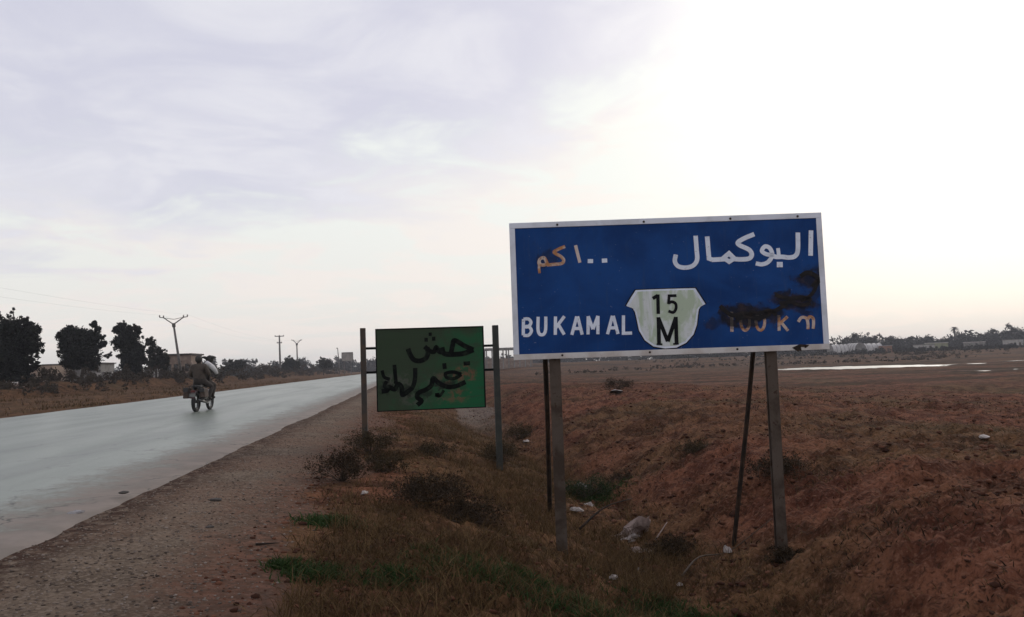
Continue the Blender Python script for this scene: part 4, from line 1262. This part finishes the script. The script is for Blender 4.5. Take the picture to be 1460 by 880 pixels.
for lab, bx, by, L, sd_ in (('dark bushy tree left of the straight crossarm pole', -36.5, 168, [(-36.5, 2.4, 1.5), (-35.2, 2.9, 1.2), (-38.0, 2.0, 1.2)], 31),
                            ('dense dark bush right behind the motorcycle riders', -41.0, 150, [(-41.0, 2.3, 1.4), (-39.4, 2.8, 1.3), (-37.8, 2.2, 1.1)], 32),
                            ('small dark tree right of the far Y pole base', -31.0, 205, [(-31.0, 3.4, 1.5), (-29.6, 2.6, 1.2), (-32.0, 2.4, 1.2)], 33),
                            ('small rounded tree left of the far billboard', -24.0, 215, [(-24.0, 3.0, 1.4), (-22.8, 2.4, 1.1)], 34)):
    tree(lab, (bx, by), L, 8000, .2, sd_, m_tree2, [(bx, .14)], 'small trees toward the end of the road')

# ---------------------------------------------------------------- dry grass and low plants (uncountable)
def blades(name, label, xs, ys, hgt, wid, lean, mat, seed, tone_mu=.5):
    g = np.random.default_rng(seed); n = len(xs)
    z = ground_h(xs, ys) - .01
    a = g.uniform(0, 2 * np.pi, n); b = g.uniform(0, 2 * np.pi, n)
    h = hgt * g.uniform(.45, 1.3, n); ln = lean * h * g.uniform(.2, 1.3, n)
    w = wid * g.uniform(.6, 1.4, n)
    ca, sa = np.cos(a) * w, np.sin(a) * w
    p = np.stack([xs, ys, z], -1)
    mid = p + np.stack([np.cos(b) * ln * .35, np.sin(b) * ln * .35, h * .6], -1)
    tip = p + np.stack([np.cos(b) * ln, np.sin(b) * ln, h], -1)
    sd = np.stack([ca, sa, ca * 0], -1)
    v = np.stack([p - sd, p + sd, mid + sd * .8, mid - sd * .8, tip + sd * .15, tip - sd * .15], 1).reshape(-1, 3)
    k = np.arange(n)[:, None] * 6
    f = np.concatenate([k + np.array([[0, 1, 2, 3]]), k + np.array([[3, 2, 4, 5]])])
    me = arr_mesh(name, v, f)
    attr(me, 'tone', np.repeat(np.clip(g.normal(tone_mu, .22, n), 0, 1), 6))
    return tag(link(name, me, mat), label, kind='stuff')


m_dry = leafy('dry_grass', ((.026, .015, .008), (.078, .048, .021), (.165, .105, .050)), .15, .85)
m_bushdark = leafy('dark_withered_leaves', ((.013, .009, .006), (.036, .024, .014), (.075, .050, .028)), .2, .85)
m_grass = leafy('green_weeds', ((.013, .028, .008), (.029, .056, .016), (.056, .080, .027)), .25, .7)


def scatter(n, x0, x1, y0, y1, seed, dens):
    g = np.random.default_rng(seed)
    x = g.uniform(x0, x1, n); y = y0 * (y1 / y0) ** g.uniform(0, 1, n)       # denser near the viewer
    keep = g.uniform(0, 1, n) < dens(x, y)
    return x[keep], y[keep]


def bank_d(x, y):
    w = fbm(x * .5, y * .5, 41, 3) * .9
    patch = sstep(-.12, .22, fbm(x * .9, y * .9, 71, 3))
    return sstep(-1.0, -.1, x + w * .8) * (.12 + .88 * patch) * (1 - .72 * sstep(1.6, 3.2, x))


x, y = scatter(140000, -1.8, 3.4, 3.6, 34, 81, bank_d)
blades('dry_grass', 'dry brown grass and stubble covering the roadside bank', x, y, .075, .0036, 1.5, m_dry, 91, .48)
x, y = scatter(170000, 2.8, 28, 4.2, 46, 82, lambda x, y: .18 + .82 * sstep(-.1, .25, fbm(x * .6, y * .6, 72, 3)) * (1 - .5 * sstep(20, 46, y)))
blades('dry_grass', 'sparse dry weeds scattered over the reddish field', x, y, .045, .0045, 1.9, m_dry, 92, .46)
x, y = scatter(62000, -.8, 3.6, 4.2, 24, 87, lambda x, y: sstep(-.05, .3, fbm(x * 1.3, y * 1.3, 75, 3)) * (.35 + .65 * sstep(.2, 1.2, x)) * (1 - sstep(2.6, 3.6, x)))
blades('tall_weeds', 'tangled tall dry weed stems along the ditch', x, y, .20, .0026, 1.1, m_dry, 98, .55)
x, y = scatter(60000, 1.2, 24, 4.4, 44, 88, lambda x, y: sstep(.10, .30, fbm(x * 1.1, y * .9, 76, 3)))
blades('dark_weeds', 'patches of dark matted dead weeds mottling the red slope and field', x, y, .06, .006, 1.8, m_bushdark, 99, .45)
gx_, gy_ = [], []
for k, (cx, cy, r) in enumerate(GREENS):
    g = np.random.default_rng(200 + k); m = int(7500 * r)
    gx_.append(g.normal(cx, r * .85, m)); gy_.append(g.normal(cy, r * .85, m))
blades('green_weeds', 'low green weeds in patches on the near bank', np.concatenate(gx_), np.concatenate(gy_), .055, .006, 1.3, m_grass, 93, .5)
x, y = scatter(26000, -30, -14.2, 24, 140, 83, lambda x, y: .06 + .8 * sstep(.05, .3, fbm(x * .3, y * .2, 73, 3)))
blades('dry_grass', 'thin dry grass on the far verge beyond the road', x, y, .16, .016, .8, m_dry, 94, .4)


# clods of earth and pebbles, joined
def stones(name, label, xs, ys, size, mat, seed, flat=.6):
    g = np.random.default_rng(seed); n = len(xs)
    bm = bmesh.new(); bmesh.ops.create_icosphere(bm, subdivisions=1, radius=1)
    base = np.array([v.co[:] for v in bm.verts]); fc = np.array([[v.index for v in f.verts] for f in bm.faces]); bm.free()
    sc_ = size * np.clip(np.exp(g.normal(0, .55, n)), .3, 2.3)
    v = base[None] * g.uniform(.65, 1.3, (n, len(base), 1)) * sc_[:, None, None] * np.stack([g.uniform(.8, 1.4, n), g.uniform(.8, 1.4, n), np.full(n, flat)], -1)[:, None]
    a = g.uniform(0, 6.28, n); c, s = np.cos(a)[:, None], np.sin(a)[:, None]
    v = np.stack([v[..., 0] * c - v[..., 1] * s + xs[:, None], v[..., 0] * s + v[..., 1] * c + ys[:, None], v[..., 2] + (np.where(xs < -2.86, -.006, ground_h(xs, ys)) + sc_ * .15)[:, None]], -1)
    f = (fc[None] + (np.arange(n) * len(base))[:, None, None]).reshape(-1, 3)
    me = arr_mesh(name, v.reshape(-1, 3), f)
    attr(me, 'tone', np.repeat(g.uniform(0, 1, n), len(base)))
    return tag(link(name, me, mat, None, False), label, kind='stuff')


m_clod = leafy('earth_clods', ((.032, .014, .009), (.080, .034, .021), (.150, .068, .042)), 0.0, .95)
m_peb = leafy('road_pebbles', ((.045, .034, .027), (.12, .094, .076), (.23, .19, .16)), 0.0, .9)
x, y = scatter(30000, 2.4, 22, 4.4, 42, 84, lambda x, y: .15 + .85 * sstep(-.1, .25, fbm(x * .45, y * .45, 74, 3)))
stones('earth_clods', 'crumbled reddish clods of earth on the field', x, y, .019, m_clod, 95)
x, y = scatter(9000, -1.4, 3, 4.0, 26, 85, lambda x, y: .5 + 0 * x)
stones('earth_clods', 'small brown clods on the grassy bank', x, y, .013, m_clod, 96)
x, y = scatter(18000, -2.86, -.6, 3.6, 28, 86, lambda x, y: .8 * (1 - sstep(-1.5, -.7, x)))
stones('loose_gravel', 'fine loose gravel strewn on the road shoulder', x, y, .0055, m_peb, 97)


# ---------------------------------------------------------------- bushes on the bank
m_twig = weathered('dry_twig', (.045, .030, .020), (.08, .055, .036), 12, .9, .2)
m_bushleaf = leafy('withered_leaves', ((.020, .015, .009), (.052, .038, .020), (.095, .068, .036)), .2, .85)
m_bushgreen = leafy('dark_green_leaves', ((.012, .018, .009), (.025, .040, .017), (.055, .065, .03)), .25, .8)


def bush(label, x, y, r, h, seed, mat, leaves=900, size=.022, group='bushes on the roadside bank'):
    z = float(ground_h(x, y)) - .02
    root = empty('bush', (x, y, z)); tag(root, label, 'bush', group)
    g = random.Random(seed); st = MB(); lob = []
    for k in range(46):
        a = g.uniform(0, 6.28); rr = r * g.uniform(.3, 1.05); hh = h * g.uniform(.35, 1.1) * (1.15 - .5 * rr / r)
        p1 = Vector((math.cos(a) * rr * .45, math.sin(a) * rr * .45, hh * .6)); p2 = Vector((math.cos(a) * rr, math.sin(a) * rr, hh))
        st.tube([(0, 0, 0), p1, p2], [.005, .0035, .0015], 4)
        for q in range(2):
            b = p1.lerp(p2, g.uniform(.1, .9)); e = b + Vector((g.uniform(-1, 1), g.uniform(-1, 1), g.uniform(.1, 1))) * r * .32
            st.tube([b, e], [.003, .0012], 4)
            lob.append((e.x, e.y, e.z, r * .20))
        lob.append((p2.x, p2.y, p2.z, r * .24))
    st.build('stems', m_twig, root)
    foliage('leaves', lob, leaves * 3, size * .62, seed, mat, root, (0, 0, 0), (.5, 1.0), 12)
    return root


bush('dry brown bush at the foot of the left post of the green board', -.78, 13.6, .42, .36, 41, m_bushleaf, 1300)
bush('dark dry bush on the shoulder edge, left of the bank', -.95, 10.3, .42, .34, 42, m_bushdark, 1300)
bush('dark withered bush in the middle of the near bank', .08, 8.9, .50, .19, 43, m_bushdark, 1700)
bush('low dark bush right of the middle of the near bank', .45, 8.5, .44, .15, 44, m_bushdark, 1400)
bush('small brown bush below the green board', .25, 14.3, .36, .24, 45, m_bushleaf, 900)
bush('brown tuft behind the shoulder edge bush', -.50, 11.6, .34, .26, 46, m_bushleaf, 900)
bush('blackish bush lying in the ditch bottom beside the sack', 2.95, 9.45, .30, .16, 47, m_bushdark, 1100)
bush('dark bush behind the right post of the blue sign', 4.75, 10.3, .40, .26, 48, m_bushdark, 1100)
bush('green and brown weed clump in the ditch behind the left blue sign post', 2.85, 13.6, .38, .34, 49, m_bushgreen, 1200)
bush('brown bush at the foot of the right post of the green board', 1.55, 15.5, .42, .40, 50, m_bushleaf, 1200)
bush('dark low bush at the foot of the right blue sign post', 3.62, 7.75, .22, .13, 51, m_bushdark, 700)
bush('small dark tuft on the red slope between the blue sign posts', 3.6, 14.2, .30, .18, 52, m_bushdark, 700)
bush('small olive tuft on the red slope near the diagonal brace', 4.7, 13.4, .30, .18, 53, m_bushleaf, 700)
bush('brown scrubby tuft behind the green board toward the field', 3.0, 24, .55, .40, 54, m_bushleaf, 1000, .03)
bush('rounded dark tuft in the field seen just under the blue sign', 8.4, 33, .6, .40, 55, m_bushdark, 900, .035)

# ---------------------------------------------------------------- litter and sticks
m_sack = weathered('dirty_pale_sack', (.30, .23, .20), (.19, .14, .12), 9, .85, .4)
m_paper = weathered('dirty_white_litter', (.30, .26, .24), (.19, .16, .14), 14, .7, .2)
m_plast = weathered('grey_plastic_litter', (.20, .19, .19), (.13, .12, .12), 14, .5, .2)
m_stone = weathered('dark_stone', (.05, .043, .038), (.09, .08, .07), 18, .9, .4)


def crumple(name, label, cat, x, y, w, d, h, seed, mat, lift=.01, group=None):
    """A crumpled sheet or bag: creased shell closed underneath."""
    z = float(ground_h(x, y)); g = random.Random(seed); n = 7
    vv = []; ff = []; fl = []
    for side_ in (1, 0):
        for i in range(n):
            for j in range(n):
                u, v = i / (n - 1) * 2 - 1, j / (n - 1) * 2 - 1
                e = max(0.0, 1 - max(abs(u), abs(v)) ** 2.5)
                k = 1 + g.uniform(-.16, .16) if side_ else 1
                fl.append((u * w / 2 * (1 - .18 * v * v) * k, v * d / 2 * (1 - .2 * u * u) * k, (h * e * g.uniform(.35, 1.1) + .004) if side_ else -.003))
    for s_ in (0, 1):
        b = s_ * n * n
        for i in range(n - 1):
            for j in range(n - 1):
                q = (b + i * n + j, b + (i + 1) * n + j, b + (i + 1) * n + j + 1, b + i * n + j + 1)
                ff.append(q if s_ == 0 else q[::-1])
    rim = [i * n for i in range(n)] + [(n - 1) * n + j for j in range(1, n)] + [i * n + n - 1 for i in range(n - 2, -1, -1)] + [j for j in range(n - 2, 0, -1)]
    for a, b in zip(rim, rim[1:] + rim[:1]): ff.append((a, b, b + n * n, a + n * n))
    o = MB().add(fl, ff).build(name, mat)
    o.location = (x, y, z + lift); o.rotation_euler = (g.uniform(-.15, .15), g.uniform(-.15, .15), g.uniform(0, 3.1))
    return tag(o, label, cat, group)


LG = 'litter in the ditch and on the bank'
sack = empty('sack', (2.74, 10.65, float(ground_h(2.74, 10.65)) - .01), .3); tag(sack, 'crumpled pale brown sack gaping open in the ditch', 'sack', LG)
g = random.Random(9); sv = []; sf_ = []; NS = 16; NR = 7
for i in range(NR):
    t_ = i / (NR - 1)
    for k in range(NS):
        a = 2 * math.pi * k / NS
        r = (.17 + .05 * math.sin(3 * a + i)) * (1.0 - .35 * t_) * g.uniform(.86, 1.14)
        sv.append((math.cos(a) * r * 1.25 + .02 * i, -.03 * i + math.sin(a) * r * .9, .02 + .26 * t_ * (1 - .2 * math.sin(a)) * g.uniform(.85, 1.1)))
for i in range(NR - 1):
    for k in range(NS):
        a = i * NS + k; b = i * NS + (k + 1) % NS; sf_.append((a, b, b + NS, a + NS))
sf_.append(tuple(range(NS))[::-1])
top0 = (NR - 1) * NS
for k in range(NS): sv.append((sv[top0 + k][0] * .82, sv[top0 + k][1] * .82 - .03, sv[top0 + k][2] - .12))
for k in range(NS): sf_.append((top0 + k, top0 + (k + 1) % NS, top0 + NS + (k + 1) % NS, top0 + NS + k))
sf_.append(tuple(top0 + NS + k for k in range(NS)))
MB().add(sv, sf_).build('bag', m_sack, sack)
MB().tube([(-.2, -.2, .05), (-.05, -.24, .10), (.13, -.2, .04)], [.02, .035, .015], 6).build('folded_lip', m_paper, sack)
for name, lab, cat, x, y, w, d, h, s, mt in (
        ('paper_scrap', 'white paper scrap lying in front of the crumpled sack', 'litter', 2.62, 10.30, .26, .11, .05, 1, m_paper),
        ('plastic_bag', 'flat pale bag half under the blackish ditch bush', 'litter', 2.66, 9.80, .34, .16, .05, 2, m_sack),
        ('plastic_bag', 'grey plastic bag in the ditch behind the left blue post, farthest of that litter', 'litter', 2.98, 14.9, .3, .2, .10, 3, m_plast),
        ('plastic_bag', 'pale plastic scrap in the green weed clump behind the left blue post', 'litter', 2.72, 13.0, .26, .16, .09, 4, m_paper),
        ('paper_scrap', 'small white scrap right beside the left blue sign post', 'litter', 2.22, 11.45, .2, .1, .04, 5, m_paper),
        ('plastic_scrap', 'white scraps at the foot of the diagonal brace', 'litter', 3.33, 8.62, .13, .09, .06, 6, m_paper),
        ('paper_scrap', 'pale torn scrap in the dry grass in front of the left blue post', 'litter', 1.83, 7.75, .14, .08, .04, 7, m_paper),
        ('plastic_scrap', 'small pale scrap just below the blackish ditch bush', 'litter', 2.34, 8.65, .10, .06, .04, 8, m_plast),
        ('plastic_scrap', 'tiny white scrap in the ditch midway between the blue sign posts', 'litter', 2.64, 8.21, .07, .06, .03, 9, m_paper),
        ('paper_scrap', 'pale scrap on the bank just behind the right green board post', 'litter', 3.0, 22.4, .3, .2, .08, 10, m_paper),
        ('paper_scrap', 'pale flat scrap on the grassy bank left of centre', 'litter', -.62, 9.45, .13, .06, .03, 11, m_paper),
        ('paper_scrap', 'pale flat rubbish on top of the red field right behind the left blue post', 'litter', 7.5, 29.9, .9, .45, .08, 12, m_plast),
        ('paper_scrap', 'flat pale scrap on the red field near the right edge', 'litter', 8.25, 11.0, .28, .13, .03, 13, m_paper),
        ('plastic_scrap', 'dark bluish scrap on the road edge at lower left', 'litter', -3.06, 7.7, .16, .09, .02, 14, m_plast)):
    crumple(name, lab, cat, x, y, w, d, h, s, mt, .03 if 'road edge' in lab else .015, LG)


def stick(label, pts, r0, mat):
    o = Vector((pts[0][0], pts[0][1], float(ground_h(pts[0][0], pts[0][1]))))
    P = [Vector((x, y, float(ground_h(x, y)) + dz)) - o for x, y, dz in pts]
    P = [Vector(q) for q in crv([tuple(p) for p in P], 4)]
    so = MB().tube(P, [r0 * (1 - .6 * i / (len(P) - 1)) for i in range(len(P))], 6).build('stick', mat, None, True)
    so.location = o
    return tag(so, label, 'stick', 'fallen sticks')


stick('dark bent stick sticking out beside the left blue sign post', [(1.85, 9.4, .25), (2.2, 9.6, .52), (2.6, 9.8, .66)], .016, m_rust)
stick('short pale stick in the ditch right of the sack', [(2.95, 10.2, .02), (3.2, 10.35, .12)], .012, m_sack)
stick('long thin root lying across the ditch toward the diagonal brace', [(2.7, 8.3, .03), (3.0, 8.6, .06), (3.4, 8.75, .05), (3.9, 8.7, .06)], .012, m_twig)
stick('dark stick lying on the gravel shoulder near its edge', [(-1.26, 6.5, .012), (-1.10, 6.6, .015)], .010, m_rust)
for k, (x, y, r, lab) in enumerate(((-2.0, 8.35, .035, 'flat dark stone alone in the middle of the gravel shoulder'), (-2.95, 8.6, .03, 'small dark stone on the edge of the asphalt'),
                                    (-1.75, 7.1, .022, 'little dark stone nearest the camera on the gravel shoulder'))):
    o = MB().blob((0, 0, 0), (r * 1.7, r, r * .55), 2, .16, 60 + k).build('stone', m_stone, None, True)
    o.location = (x, y, float(ground_h(x, y)) + r * .3)
    if x < -2.8: o.location.z = .0
    tag(o, lab, 'stone', 'stones on the shoulder')

# ---------------------------------------------------------------- air
m_haze, t = material('thin_damp_air')
vol = t.n('ShaderNodeVolumePrincipled', {'Color': (.86, .87, .93, 1), 'Density': HAZE, 'Anisotropy': .2})
t.n('ShaderNodeOutputMaterial', {'Volume': vol.outputs[0]})
hz = MB().box((-960, -70, -4), (960, 1265, 22)).build('haze', m_haze)
tag(hz, 'thin grey haze over the whole plain', kind='stuff')
